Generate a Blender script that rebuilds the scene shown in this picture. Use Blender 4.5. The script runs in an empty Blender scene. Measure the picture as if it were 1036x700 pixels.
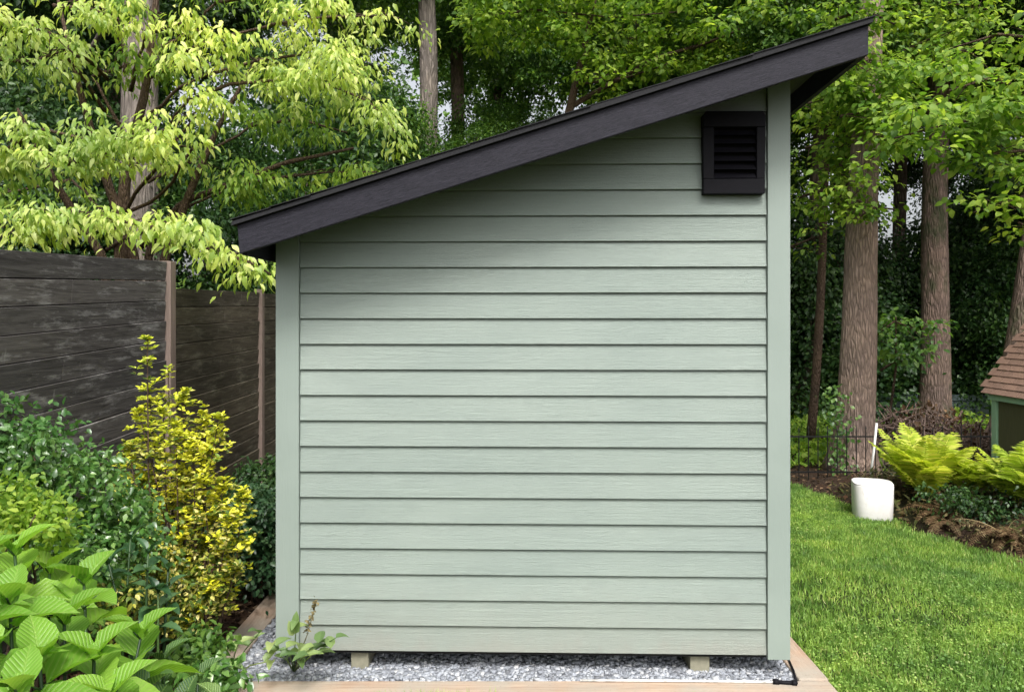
import bpy, math, random
import numpy as np
from mathutils import Matrix, Vector
random.seed(7)
rng = np.random.default_rng(11)
R = math.radians
C = bpy.context.scene.collection
sc = bpy.context.scene
F, CU, CV, H = 780.0, 518.0, 325.0, 1.67

def P(u, v, Y):
    """world point at distance Y that the lens sees at (u, v) of the 1036x700 photograph"""
    return np.array([(u-CU)*Y/F, Y, H-(v-CV)*Y/F])

# ------------------------------------------------------------------ meshes
class MB:
    def __init__(s): s.v=[]; s.f=[]
    def poly(s, pts, faces):
        b=len(s.v); s.v.extend([tuple(map(float,p)) for p in pts]); s.f.extend([tuple(i+b for i in f) for f in faces])
    def box(s, x0,x1,y0,y1,z0,z1):
        s.poly([(x0,y0,z0),(x1,y0,z0),(x1,y1,z0),(x0,y1,z0),(x0,y0,z1),(x1,y0,z1),(x1,y1,z1),(x0,y1,z1)],
               [(0,3,2,1),(4,5,6,7),(0,1,5,4),(1,2,6,5),(2,3,7,6),(3,0,4,7)])
    def prism(s, pts, a, b, axis=1):
        """polygon of 2D points extruded along axis from a to b"""
        n=len(pts)
        def mk(p,t):
            return (p[0],t,p[1]) if axis==1 else ((t,p[0],p[1]) if axis==0 else (p[0],p[1],t))
        V=[mk(p,a) for p in pts]+[mk(p,b) for p in pts]
        s.poly(V,[tuple(range(n))[::-1],tuple(range(n,2*n))]+[(i,(i+1)%n,n+(i+1)%n,n+i) for i in range(n)])
    def tube(s, pts, rad, n=8, wob=0.0, cap=True):
        pts=[np.array(p,float) for p in pts]; m=len(pts); V=[]
        ref=np.array([0.31,0.9,0.2])
        ph=random.random()*6
        for i in range(m):
            d=pts[min(i+1,m-1)]-pts[max(i-1,0)]; d/= (np.linalg.norm(d)+1e-9)
            a=np.cross(d,ref); a/= (np.linalg.norm(a)+1e-9); b=np.cross(d,a)
            r=rad[i] if hasattr(rad,'__len__') else rad
            for k in range(n):
                t=2*math.pi*k/n
                rr=r*(1+wob*(math.sin(3*t+ph+i*.35)*.5+math.sin(5*t+ph*2-i*.5)*.35+random.uniform(-.3,.3)))
                V.append(pts[i]+rr*(math.cos(t)*a+math.sin(t)*b))
        Fc=[]
        for i in range(m-1):
            for k in range(n):
                Fc.append((i*n+k,i*n+(k+1)%n,(i+1)*n+(k+1)%n,(i+1)*n+k))
        if cap: Fc += [tuple(range(n))[::-1], tuple(range((m-1)*n,m*n))]
        s.poly(V,Fc)
    def build(s, name, mat, parent=None, smooth=False, bevel=0):
        me=bpy.data.meshes.new(name); me.from_pydata(s.v,[],s.f); me.update()
        if smooth: me.polygons.foreach_set('use_smooth',[True]*len(me.polygons))
        o=link(name,me,mat,parent)
        if bevel:
            b=o.modifiers.new('bevel','BEVEL'); b.width=bevel; b.segments=2; b.limit_method='ANGLE'
        return o

def link(name, me, mat, parent=None):
    o=bpy.data.objects.new(name,me); C.objects.link(o)
    if mat is not None: me.materials.append(mat)
    if parent is not None: o.parent=parent
    return o

def tag(o, label=None, cat=None, group=None, kind=None):
    if label: o['label']=label
    if cat: o['category']=cat
    if group: o['group']=group
    if kind: o['kind']=kind
    return o

def empty(name, loc=(0,0,0), rz=0):
    o=bpy.data.objects.new(name,None); o.location=loc; o.rotation_euler=(0,0,rz); o.empty_display_size=.1
    C.objects.link(o); return o

# leaf templates: x along the leaf (0..1), y across, z normal ; all faces share one vertex count
def tmpl_kite(w=.30, fold=.07, droop=.12):
    return (np.array([(0,0,0),(.42,w,fold),(1,0,-droop),(.42,-w,fold)],float), np.array([(0,2,1),(0,3,2)]))
def tmpl_leaf(w=.25, fold=.05, droop=.25):
    v=[(0,0,0),(.35,0,-.01),(.7,0,-droop*.4),(1,0,-droop),(.3,w,fold),(.68,w*.72,fold-droop*.35),(.3,-w,fold),(.68,-w*.72,fold-droop*.35)]
    f=[(0,1,4),(4,1,5),(1,2,5),(5,2,3),(0,6,1),(6,7,1),(1,7,2),(7,3,2)]
    return np.array(v,float), np.array(f)
def tmpl_big(n=9, m=6, w=.37, droop=.34, fold=.20, serr=.02, ruffle=.012):
    v=[];f=[]
    for i in range(n+1):
        t=i/n
        hw=w*(math.sin(math.pi*min(1,t**.72)))**.75 if 0<t<1 else 0.0
        hw=max(hw,.004)+ (serr if i%2 else -serr*.2)*(0<i<n)
        for j in range(m+1):
            s=(j/m*2-1)
            z=-droop*t*t*1.1+fold*abs(s)*hw*3+ruffle*math.sin(i*2.1+j*1.3)*abs(s)
            v.append((t-abs(s)*.03,s*hw,z))
    for i in range(n):
        for j in range(m):
            a=i*(m+1)+j; f.append((a,a+m+1,a+m+2,a+1))
    return np.array(v,float), np.array(f)
def tmpl_blade():
    v=[(0,-.028,0),(0,.028,0),(.45,-.024,.02),(.45,.024,.02),(1,0,-.16)]
    f=[(0,2,1),(1,2,3),(2,4,3)]
    return np.array(v,float), np.array(f)

def nrm(a): return a/(np.linalg.norm(a,axis=-1,keepdims=True)+1e-9)

def cloud(Pp, D, N, S, tm):
    """arrays of leaves -> (verts, faces)"""
    tv,tf=tm
    D=nrm(D); Yv=nrm(np.cross(N,D)); N=np.cross(D,Yv)
    S=np.asarray(S,float)
    if S.ndim==1: S=np.stack([S,S,S],1)
    V=(Pp[:,None,:]+S[:,0,None,None]*tv[None,:,0,None]*D[:,None,:]
       +S[:,1,None,None]*tv[None,:,1,None]*Yv[:,None,:]+S[:,2,None,None]*tv[None,:,2,None]*N[:,None,:])
    n=len(Pp); Fc=(tf[None]+ (np.arange(n)*len(tv))[:,None,None]).reshape(-1,tf.shape[1])
    return V.reshape(-1,3), Fc

def npmesh(name, V, Fc, uvt=None, smooth=False):
    me=bpy.data.meshes.new(name); k=Fc.shape[1]; nf=len(Fc)
    me.vertices.add(len(V)); me.vertices.foreach_set('co',np.ascontiguousarray(V,dtype=np.float32).ravel())
    me.loops.add(nf*k); me.loops.foreach_set('vertex_index',np.ascontiguousarray(Fc,dtype=np.int32).ravel())
    me.polygons.add(nf); me.polygons.foreach_set('loop_start',np.arange(0,nf*k,k,dtype=np.int32))
    if smooth: me.polygons.foreach_set('use_smooth',np.ones(nf,dtype=bool))
    if uvt is not None:
        uv=me.uv_layers.new(name='UVMap')
        idx=Fc.ravel()%len(uvt)
        uv.data.foreach_set('uv',np.ascontiguousarray(uvt[idx][:,:2],dtype=np.float32).ravel())
    me.update(calc_edges=True); me.validate()
    return me

def leaves(name, mat, parent, Pp, D, N, S, tm, uv=False, smooth=False):
    V,Fc=cloud(Pp,D,N,S,tm)
    return link(name, npmesh(name,V,Fc,tm[0] if uv else None,smooth), mat, parent)

# ------------------------------------------------------------------ materials
def newmat(name):
    m=bpy.data.materials.new(name); m.use_nodes=True; nt=m.node_tree; nt.nodes.clear()
    out=nt.nodes.new('ShaderNodeOutputMaterial'); return m,nt,out
def nd(nt,t,**k):
    n=nt.nodes.new(t)
    for a,b in k.items():
        if a.startswith('i_'): n.inputs[a[2:].replace('_',' ')].default_value=b
        else: setattr(n,a,b)
    return n
def ramp(nt, fac, stops):
    r=nt.nodes.new('ShaderNodeValToRGB'); cr=r.color_ramp
    while len(cr.elements)<len(stops): cr.elements.new(.5)
    for e,(p,c) in zip(cr.elements,stops): e.position=p; e.color=(*c,1)
    nt.links.new(fac,r.inputs[0]); return r.outputs[0]
def coords(nt, scale=(1,1,1), world=False):
    if world:
        g=nt.nodes.new('ShaderNodeNewGeometry').outputs['Position']
    else: g=nt.nodes.new('ShaderNodeTexCoord').outputs['Object']
    m=nt.nodes.new('ShaderNodeMapping'); m.inputs['Scale'].default_value=scale; nt.links.new(g,m.inputs[0]); return m.outputs[0]
def noise(nt, vec, scale, detail=4, rough=.55, dist=0):
    n=nt.nodes.new('ShaderNodeTexNoise'); n.inputs['Scale'].default_value=scale; n.inputs['Detail'].default_value=detail
    n.inputs['Roughness'].default_value=rough; n.inputs['Distortion'].default_value=dist; nt.links.new(vec,n.inputs['Vector']); return n.outputs['Fac']
def mix(nt, fac, a, b, mode='MIX'):
    m=nt.nodes.new('ShaderNodeMix'); m.data_type='RGBA'; m.blend_type=mode
    for s,x in ((0,fac),(6,a),(7,b)):
        if isinstance(x,(int,float)): m.inputs[s].default_value=x
        elif isinstance(x,tuple): m.inputs[s].default_value=(*x,1)
        else: nt.links.new(x,m.inputs[s])
    return m.outputs[2]
def math_(nt, op, a, b=0.0):
    m=nt.nodes.new('ShaderNodeMath'); m.operation=op
    for s,x in ((0,a),(1,b)):
        if isinstance(x,(int,float)): m.inputs[s].default_value=x
        else: nt.links.new(x,m.inputs[s])
    return m.outputs[0]
def bump(nt, h, strength=.3, dist=.01):
    b=nt.nodes.new('ShaderNodeBump'); b.inputs['Strength'].default_value=strength; b.inputs['Distance'].default_value=dist
    nt.links.new(h,b.inputs['Height']); return b.outputs[0]
def princ(nt, out, col, rough=.6, spec=.4, normal=None, metal=0):
    p=nt.nodes.new('ShaderNodeBsdfPrincipled')
    if isinstance(col,tuple): p.inputs['Base Color'].default_value=(*col,1)
    else: nt.links.new(col,p.inputs['Base Color'])
    if isinstance(rough,(int,float)): p.inputs['Roughness'].default_value=rough
    else: nt.links.new(rough,p.inputs['Roughness'])
    p.inputs['Specular IOR Level'].default_value=spec; p.inputs['Metallic'].default_value=metal
    if normal is not None: nt.links.new(normal,p.inputs['Normal'])
    if out is not None: nt.links.new(p.outputs[0],out.inputs[0])
    return p

def leafmat(name, stops, trans=.35, rough=.5, spec=.35, veins=False, tcol=1.5, patch=None):
    m,nt,out=newmat(name)
    g=nt.nodes.new('ShaderNodeNewGeometry')
    oi=nt.nodes.new('ShaderNodeObjectInfo')
    col=ramp(nt,g.outputs['Random Per Island'],stops)
    nz=noise(nt,coords(nt,world=True),1.1,3)
    col=mix(nt,1.0,col,ramp(nt,nz,[(.3,(.62,.72,.72)),(.7,(1.25,1.15,.95))]),'MULTIPLY')
    if patch: col=mix(nt,1.0,col,ramp(nt,noise(nt,coords(nt,world=True),patch,5,.65),[(.36,(.50,.60,.55)),(.5,(.95,.97,.9)),(.66,(1.25,1.15,1.1))]),'MULTIPLY')
    nrmo=None
    if veins:
        uv=nt.nodes.new('ShaderNodeTexCoord').outputs['UV']
        sp=nt.nodes.new('ShaderNodeSeparateXYZ'); nt.links.new(uv,sp.inputs[0])
        ay=math_(nt,'ABSOLUTE',sp.outputs[1])
        ph=math_(nt,'SUBTRACT',math_(nt,'MULTIPLY',sp.outputs[0],52.0),math_(nt,'MULTIPLY',ay,62.0))
        w=math_(nt,'POWER',math_(nt,'ABSOLUTE',math_(nt,'SINE',math_(nt,'MULTIPLY',ph,.5))),.45)
        mid=math_(nt,'MINIMUM',math_(nt,'MULTIPLY',ay,45.0),1.0)
        hgt=math_(nt,'MULTIPLY',w,mid)
        nrmo=bump(nt,hgt,.55,.004)
        col=mix(nt,hgt,mix(nt,.45,col,(.42,.55,.16)),col)
    p=princ(nt,None,col,rough,spec,nrmo)
    t=nt.nodes.new('ShaderNodeBsdfTranslucent')
    tc=mix(nt,1.0,col,(tcol,tcol*1.02,tcol*.55),'MULTIPLY'); nt.links.new(tc,t.inputs[0])
    ms=nt.nodes.new('ShaderNodeMixShader'); ms.inputs[0].default_value=trans
    nt.links.new(p.outputs[0],ms.inputs[1]); nt.links.new(t.outputs[0],ms.inputs[2]); nt.links.new(ms.outputs[0],out.inputs[0])
    return m

def barkmat(name, c1, c2, moss=None, scale=1.0):
    m,nt,out=newmat(name)
    v=coords(nt,(14*scale,14*scale,2.6*scale))
    n=noise(nt,v,1.3,7,.68,.5)
    vo=nt.nodes.new('ShaderNodeTexVoronoi'); vo.feature='DISTANCE_TO_EDGE'; vo.inputs['Scale'].default_value=1.3; nt.links.new(v,vo.inputs['Vector'])
    e=math_(nt,'MINIMUM',math_(nt,'MULTIPLY',vo.outputs[0],3.0),1.0)
    big=noise(nt,coords(nt,(1,1,1)),2.2,3)
    h=math_(nt,'ADD',math_(nt,'MULTIPLY',e,.6),n)
    col=mix(nt,math_(nt,'MULTIPLY',h,.75),c1,c2)
    col=mix(nt,1.0,col,ramp(nt,big,[(.3,(.7,.7,.72)),(.7,(1.2,1.16,1.1))]),'MULTIPLY')
    if moss: col=mix(nt,ramp(nt,noise(nt,coords(nt,(1,1,.5)),3.1,5,.6),[(.5,(0,0,0)),(.62,(.8,.8,.8))]),col,moss)
    princ(nt,out,col,.9,.15,bump(nt,h,.9,.03)); return m

M={}
def mk():
    # painted wood-grain siding
    m,nt,out=newmat('sage_siding')
    v=coords(nt,(4.5,1,46)); g1=noise(nt,v,3.0,9,.78,2.2)
    v2=coords(nt,(1.2,1,60)); g2=noise(nt,v2,2.0,5,.6,.6)
    h=math_(nt,'ADD',g1,math_(nt,'MULTIPLY',g2,.5))
    gp=nt.nodes.new('ShaderNodeNewGeometry')
    base=ramp(nt,gp.outputs['Random Per Island'],[(0,(.278,.328,.294)),(1,(.306,.357,.322))])
    base=mix(nt,1.0,base,ramp(nt,noise(nt,coords(nt,(1,1,2)),1.4,4),[(.35,(.93,.94,.94)),(.7,(1.05,1.04,1.03))]),'MULTIPLY')
    sp=nt.nodes.new('ShaderNodeSeparateXYZ'); nt.links.new(gp.outputs['Position'],sp.inputs[0])
    splash=math_(nt,'ADD',sp.outputs[2],math_(nt,'MULTIPLY',noise(nt,coords(nt,(2.5,1,1.5)),2.5,6,.7),.38))
    dirt=ramp(nt,splash,[(.30,(.55,.55,.55)),(.36,(.3,.3,.3)),(.62,(0,0,0))])
    base=mix(nt,dirt,base,(.29,.28,.245))
    base=mix(nt,ramp(nt,noise(nt,coords(nt,(20,1,30)),1.0,6,.8),[(.62,(0,0,0)),(.8,(.16,.16,.16))]),base,(.25,.28,.25))
    base=mix(nt,1.0,base,ramp(nt,h,[(.45,(.90,.90,.91)),(.95,(1.05,1.05,1.05))]),'MULTIPLY')
    princ(nt,out,base,.6,.32,bump(nt,h,.9,.0045)); M['siding']=m
    m,nt,out=newmat('sage_trim')
    g1=noise(nt,coords(nt,(34,34,3)),3.0,7,.65,1.0)
    base=mix(nt,ramp(nt,noise(nt,coords(nt),2.0,4),[(.4,(0,0,0)),(.7,(1,1,1))]),(.258,.306,.274),(.284,.332,.300))
    princ(nt,out,base,.6,.3,bump(nt,g1,.3,.004)); M['trim']=m
    m,nt,out=newmat('black_stained_wood')
    tcn=nt.nodes.new('ShaderNodeTexCoord').outputs['Object']; mr=nt.nodes.new('ShaderNodeMapping'); mr.inputs['Rotation'].default_value=(0,R(17.3),0); nt.links.new(tcn,mr.inputs[0]); mp=nt.nodes.new('ShaderNodeMapping'); mp.inputs['Scale'].default_value=(9,3,70); nt.links.new(mr.outputs[0],mp.inputs[0]); v=mp.outputs[0]; a=noise(nt,v,2.6,8,.72,1.2)
    b=noise(nt,coords(nt,(1.6,1,6)),3,5)
    col=mix(nt,ramp(nt,math_(nt,'MULTIPLY',a,math_(nt,'ADD',math_(nt,'MULTIPLY',b,.35),.82)),[(.30,(0,0,0)),(.8,(1,1,1))]),(.007,.007,.010),(.040,.038,.052))
    princ(nt,out,col,.6,.2,bump(nt,a,.6,.004)); M['fascia']=m
    m,nt,out=newmat('black_roofing')
    n=noise(nt,coords(nt,(1,1,1)),160,3)
    princ(nt,out,mix(nt,n,(.006,.006,.007),(.03,.03,.033)),.85,.3,bump(nt,n,.4,.003)); M['roofing']=m
    m,nt,out=newmat('black_plastic')
    n=noise(nt,coords(nt),40,3)
    princ(nt,out,mix(nt,n,(.003,.003,.0045),(.007,.0065,.010)),.6,.15,bump(nt,n,.1,.002)); M['plastic']=m
    m,nt,out=newmat('dark_void'); princ(nt,out,(.008,.008,.008),.9,.1); M['void']=m
    m,nt,out=newmat('soffit_olive')
    n=noise(nt,coords(nt,(30,2,30)),2,4); princ(nt,out,mix(nt,n,(.07,.072,.045),(.12,.12,.075)),.8,.2); M['soffit']=m
    m,nt,out=newmat('treated_skid')
    n=noise(nt,coords(nt,(14,3,14)),3,6); princ(nt,out,mix(nt,n,(.17,.165,.12),(.33,.31,.23)),.8,.2,bump(nt,n,.3,.004)); M['skid']=m
    # cedar timber
    for nm,ax in (('timber_x',(1.5,28,28)),('timber_y',(28,1.5,28))):
        m,nt,out=newmat(nm)
        g=noise(nt,coords(nt,ax,True),1.6,8,.7,.8); b=noise(nt,coords(nt,(1,1,1),True),3.0,5)
        col=ramp(nt,g,[(.25,(.24,.15,.10)),(.5,(.40,.285,.205)),(.8,(.54,.42,.32))])
        col=mix(nt,ramp(nt,b,[(.36,(0,0,0)),(.62,(.85,.85,.85))]),col,(.34,.31,.26))
        fine=noise(nt,coords(nt,(1,1,1),True),90,3)
        col=mix(nt,ramp(nt,fine,[(.6,(0,0,0)),(.75,(.5,.5,.5))]),col,(.16,.12,.09))
        princ(nt,out,col,.85,.2,bump(nt,g,.6,.006)); M[nm]=m
    # fence
    for nm,c1,c2,c3 in (('fence_grey',(.035,.032,.031),(.165,.155,.148),(.42,.405,.39)),('fence_brown',(.042,.035,.027),(.15,.13,.098),(.26,.235,.18))):
        m,nt,out=newmat(nm)
        gp=nt.nodes.new('ShaderNodeNewGeometry')
        v=coords(nt,(30,1.3,22),True); g=noise(nt,v,1.7,9,.72,1.0)
        st=noise(nt,coords(nt,(6,1.6,9),True),2.0,7,.75)
        col=mix(nt,ramp(nt,g,[(.3,(0,0,0)),(.75,(1,1,1))]),c1,c2)
        col=mix(nt,1.0,col,ramp(nt,gp.outputs['Random Per Island'],[(0,(.7,.7,.7)),(1,(1.35,1.3,1.25))]),'MULTIPLY')
        col=mix(nt,ramp(nt,st,[(.52,(0,0,0)),(.72,(.8,.8,.8))]),col,c3)
        sp=noise(nt,coords(nt,(30,26,11),True),.7,4,.6)
        col=mix(nt,ramp(nt,sp,[(.68,(0,0,0)),(.78,(.7,.7,.7))]),col,(.26,.25,.23))
        princ(nt,out,col,.85,.2,bump(nt,g,.6,.006)); M[nm]=m
    m,nt,out=newmat('fence_post')
    g=noise(nt,coords(nt,(30,30,2),True),1.6,7,.7,.6); princ(nt,out,mix(nt,g,(.10,.075,.06),(.34,.26,.22)),.85,.2,bump(nt,g,.5,.005)); M['post']=m
    # ground
    m,nt,out=newmat('soil')
    a=noise(nt,coords(nt,world=True),1.1,6,.6); b=noise(nt,coords(nt,world=True),38,6,.7); c=noise(nt,coords(nt,world=True),7,5,.6)
    col=ramp(nt,b,[(.3,(.016,.011,.008)),(.55,(.05,.034,.024)),(.75,(.115,.085,.06))])
    col=mix(nt,ramp(nt,c,[(.45,(0,0,0)),(.65,(.5,.5,.5))]),col,(.07,.035,.02))
    col=mix(nt,ramp(nt,a,[(.5,(0,0,0)),(.6,(.7,.7,.7))]),col,(.022,.032,.012))
    princ(nt,out,col,.95,.1,bump(nt,math_(nt,'ADD',b,c),.9,.03)); M['soil']=m
    m,nt,out=newmat('turf')
    a=noise(nt,coords(nt,world=True),2.0,5); b=noise(nt,coords(nt,world=True),60,5,.7)
    col=ramp(nt,b,[(.3,(.012,.022,.006)),(.6,(.045,.075,.016)),(.8,(.09,.10,.03))])
    col=mix(nt,ramp(nt,a,[(.5,(0,0,0)),(.72,(.6,.6,.6))]),col,(.075,.06,.03))
    princ(nt,out,col,.95,.1,bump(nt,b,.9,.02)); M['turf']=m
    m,nt,out=newmat('gravel_stone')
    gp=nt.nodes.new('ShaderNodeNewGeometry')
    col=ramp(nt,gp.outputs['Random Per Island'],[(0,(.06,.07,.09)),(.3,(.16,.18,.22)),(.65,(.29,.32,.37)),(.92,(.44,.46,.49)),(1,(.66,.66,.66))])
    n=noise(nt,coords(nt,world=True),120,3); col=mix(nt,.35,col,mix(nt,n,(.1,.1,.11),(.6,.6,.6)))
    princ(nt,out,col,.8,.3); M['stone']=m
    m,nt,out=newmat('gravel_bed'); n=noise(nt,coords(nt,world=True),90,4); princ(nt,out,mix(nt,n,(.03,.03,.035),(.2,.2,.21)),.9,.2,bump(nt,n,1,.01)); M['gbase']=m
    m,nt,out=newmat('white_plastic')
    n=noise(nt,coords(nt),5,6,.7); sp=noise(nt,coords(nt,(1,1,.5)),14,5,.7)
    col=mix(nt,ramp(nt,n,[(.42,(0,0,0)),(.75,(.7,.7,.7))]),(.80,.77,.77),(.60,.55,.52))
    col=mix(nt,ramp(nt,sp,[(.62,(0,0,0)),(.78,(.5,.5,.5))]),col,(.36,.31,.25))
    princ(nt,out,col,.5,.4); M['white']=m
    m,nt,out=newmat('white_pipe'); n=noise(nt,coords(nt),22,4); princ(nt,out,mix(nt,ramp(nt,n,[(.5,(0,0,0)),(.7,(1,1,1))]),(.74,.74,.72),(.42,.41,.38)),.5,.4); M['pipe']=m
    m,nt,out=newmat('black_metal'); princ(nt,out,(.012,.012,.012),.5,.4,None,.3); M['metal']=m
    m,nt,out=newmat('mint_trim'); n=noise(nt,coords(nt,(8,8,2)),3,5); princ(nt,out,mix(nt,n,(.28,.52,.30),(.42,.66,.43)),.65,.3,bump(nt,n,.2,.003)); M['mint']=m
    m,nt,out=newmat('olive_wall'); n=noise(nt,coords(nt,(20,20,2)),3,5); princ(nt,out,mix(nt,n,(.085,.092,.042),(.14,.145,.075)),.8,.2,bump(nt,n,.3,.004)); M['olive']=m
    m,nt,out=newmat('brown_shingle')
    br=nt.nodes.new('ShaderNodeTexBrick'); nt.links.new(coords(nt,(1,1,1)),br.inputs['Vector'])
    gp=nt.nodes.new('ShaderNodeNewGeometry'); n=noise(nt,coords(nt),30,5)
    col=mix(nt,n,(.20,.125,.095),(.34,.22,.17)); col=mix(nt,1.0,col,ramp(nt,gp.outputs['Random Per Island'],[(0,(.9,.9,.9)),(1,(1.1,1.08,1.06))]),'MULTIPLY')
    princ(nt,out,col,.9,.15,bump(nt,n,.5,.006)); M['shingle']=m
    m,nt,out=newmat('bluegrey_stone'); n=noise(nt,coords(nt,(1,1,2)),6,6); princ(nt,out,mix(nt,n,(.06,.08,.085),(.17,.22,.225)),.9,.2,bump(nt,n,.8,.02)); M['bluestone']=m
    # bark and leaves
    M['bark_pink']=barkmat('bark_pinkish',(.08,.06,.05),(.50,.375,.31),scale=1.9)
    M['bark_red']=barkmat('bark_reddish',(.06,.043,.036),(.38,.275,.23),moss=(.05,.07,.03),scale=1.7)
    M['bark_grey']=barkmat('bark_grey',(.06,.052,.045),(.33,.285,.25),scale=1.2)
    M['bark_dark']=barkmat('bark_dark',(.035,.028,.023),(.20,.155,.125))
    M['twig']=barkmat('twig_bark',(.06,.04,.03),(.20,.14,.10),scale=4)
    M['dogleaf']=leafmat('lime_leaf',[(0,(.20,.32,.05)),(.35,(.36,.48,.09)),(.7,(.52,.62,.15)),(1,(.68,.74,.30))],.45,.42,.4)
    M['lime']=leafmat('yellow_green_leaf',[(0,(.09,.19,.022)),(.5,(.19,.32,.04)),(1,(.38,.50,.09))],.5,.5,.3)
    M['mid']=leafmat('woodland_leaf',[(0,(.04,.10,.022)),(.5,(.085,.185,.035)),(1,(.18,.30,.06))],.42,.45,.4)
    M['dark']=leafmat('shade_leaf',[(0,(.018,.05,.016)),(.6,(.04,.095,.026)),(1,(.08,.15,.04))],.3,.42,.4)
    M['blue']=leafmat('cool_leaf',[(0,(.025,.075,.032)),(.6,(.055,.13,.055)),(1,(.13,.23,.11))],.3,.38,.5)
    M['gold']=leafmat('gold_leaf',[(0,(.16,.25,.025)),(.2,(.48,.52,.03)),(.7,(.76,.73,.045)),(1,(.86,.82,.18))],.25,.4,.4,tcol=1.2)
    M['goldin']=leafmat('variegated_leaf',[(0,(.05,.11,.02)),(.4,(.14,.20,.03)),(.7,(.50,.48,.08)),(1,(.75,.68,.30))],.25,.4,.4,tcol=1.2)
    M['shrub']=leafmat('glossy_shrub_leaf',[(0,(.045,.12,.025)),(.6,(.10,.22,.045)),(1,(.24,.38,.12))],.3,.28,.6)
    M['big']=leafmat('broad_veined_leaf',[(0,(.15,.32,.03)),(.6,(.22,.43,.045)),(1,(.32,.52,.08))],.42,.42,.4,veins=True)
    M['bigdark']=leafmat('dark_veined_leaf',[(0,(.03,.085,.03)),(.6,(.06,.14,.045)),(1,(.11,.20,.06))],.3,.4,.4,veins=True)
    M['pale']=leafmat('pale_leaf',[(0,(.10,.18,.07)),(.6,(.22,.32,.13)),(1,(.42,.50,.22))],.35,.4,.4)
    M['fern']=leafmat('fern_leaf',[(0,(.24,.32,.03)),(.5,(.44,.54,.06)),(1,(.66,.66,.16))],.45,.5,.3)
    M['ferndead']=leafmat('dead_fern',[(0,(.06,.035,.02)),(.6,(.16,.10,.06)),(1,(.32,.24,.14))],.2,.8,.1)
    M['litter']=leafmat('leaf_litter',[(0,(.03,.018,.012)),(.5,(.10,.055,.035)),(1,(.24,.16,.11))],.1,.85,.1)
    M['grass']=leafmat('grass_blade',[(0,(.13,.23,.05)),(.5,(.225,.38,.085)),(.9,(.35,.51,.15)),(1,(.52,.52,.24))],.35,.45,.35,patch=5.5)
    M['shade2']=leafmat('bank_leaf',[(0,(.035,.03,.015)),(.4,(.06,.075,.02)),(.7,(.10,.08,.04)),(1,(.20,.16,.08))],.2,.6,.2)
    M['brush']=barkmat('brush_twig',(.07,.045,.038),(.50,.37,.31),scale=3)
    M['seed']=leafmat('seed_head',[(0,(.14,.11,.06)),(1,(.32,.26,.14))],.1,.8,.1)
mk()

# ------------------------------------------------------------------ ground
def lawn_right(y): return float(np.interp(y,[-3,0,4,5.3,6.4,7.4,8.1],[6.5,5.2,4.0,3.52,3.22,3.05,2.75]))
def gz(x,y):
    z=0.012*math.sin(x*1.7+y*.9)+.01*math.sin(x*.6-y*1.3)
    d=x-lawn_right(y)
    if y<8.1 and y>3: z+= .20*max(0,min(1,(d-.10)/.5))*max(0,min(1,(8.4-y)/1.0))*max(0,min(1,(y-3)/1.))
    if x<-1.5: z+= .06*min(1,(-1.5-x)/.5)
    if y>9: z+= (y-9)*.012
    if -1.9<x<1.9 and y<7: 
        k=min(1,max(0,(abs(x)-1.46)/.3)); z*=k
    return z-.012
def sheet(name, xs, ys, mat, dz=0, fn=gz):
    V=[(x,y,fn(x,y)+dz) for y in ys for x in xs]; n=len(xs)
    f=[(j*n+i,j*n+i+1,(j+1)*n+i+1,(j+1)*n+i) for j in range(len(ys)-1) for i in range(n-1)]
    me=bpy.data.meshes.new(name); me.from_pydata(V,[],f); me.polygons.foreach_set('use_smooth',[True]*len(f)); me.update()
    return link(name,me,mat)
xs=np.concatenate([[-300,-120,-60,-30,-15],np.arange(-9,9.01,.15),[15,30,60,120,300]])
ys=np.concatenate([[-60,-20,-8],np.arange(-3,14.01,.15),[17,22,30,45,80,160,600]])
tag(sheet('ground',xs,ys,M['soil']),kind='structure')
# lawn: strips between the border timber and the bed
rows=np.arange(-2.5,8.16,.12); V=[];f=[];nc=40
for y in rows:
    xl=1.46 if y>3.40 else -1.35; xr=lawn_right(y)+.05*math.sin(y*5)+.03*math.sin(y*13)
    for i in range(nc): 
        x=xl+(xr-xl)*i/(nc-1); V.append((x,y,gz(x,y)+.008))
for j in range(len(rows)-1):
    for i in range(nc-1): f.append((j*nc+i,j*nc+i+1,(j+1)*nc+i+1,(j+1)*nc+i))
me=bpy.data.meshes.new('lawn'); me.from_pydata(V,[],f); me.update(); tag(link('lawn',me,M['turf']),kind='structure')

def blades(n, xy, lmin, lmax, name='grass', mat='grass', wid=1.0):
    Pp=np.array([(x,y,gz(x,y)+.006) for x,y in xy]); n=len(Pp)
    az=rng.uniform(0,2*np.pi,n); tilt=rng.normal(0,.55,n)+.25
    D=np.stack([np.cos(az)*np.sin(tilt),np.sin(az)*np.sin(tilt),np.cos(tilt)],1)
    az2=az+rng.normal(0,.8,n); N=np.stack([np.cos(az2),np.sin(az2),np.full(n,.2)],1)
    L=rng.uniform(lmin,lmax,n)
    return Pp,D,N,L
def grass_pts(n,y0,y1):
    out=[]
    while len(out)<n:
        y=random.uniform(y0,y1); xr=lawn_right(y)+.05*math.sin(y*5)+.03*math.sin(y*13)+random.gauss(0,.03)
        xl=1.455 if y>3.4 else -1.3
        x=random.uniform(xl,xl+5)
        if x<min(xr,y*.72+.15) : 
            # thinner worn patches
            k=math.sin(x*3.1+1)*math.sin(y*2.3)+math.sin(x*1.3+y*1.9)
            if k<-1.1 and random.random()<.55: continue
            out.append((x,y))
    return out
A=[];
for n,y0,y1,l0,l1 in ((40000,3.0,4.6,.018,.045),(40000,4.6,6.2,.02,.05),(34000,6.2,8.15,.025,.055)):
    A.append(blades(n,grass_pts(n,y0,y1),l0,l1))
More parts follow.
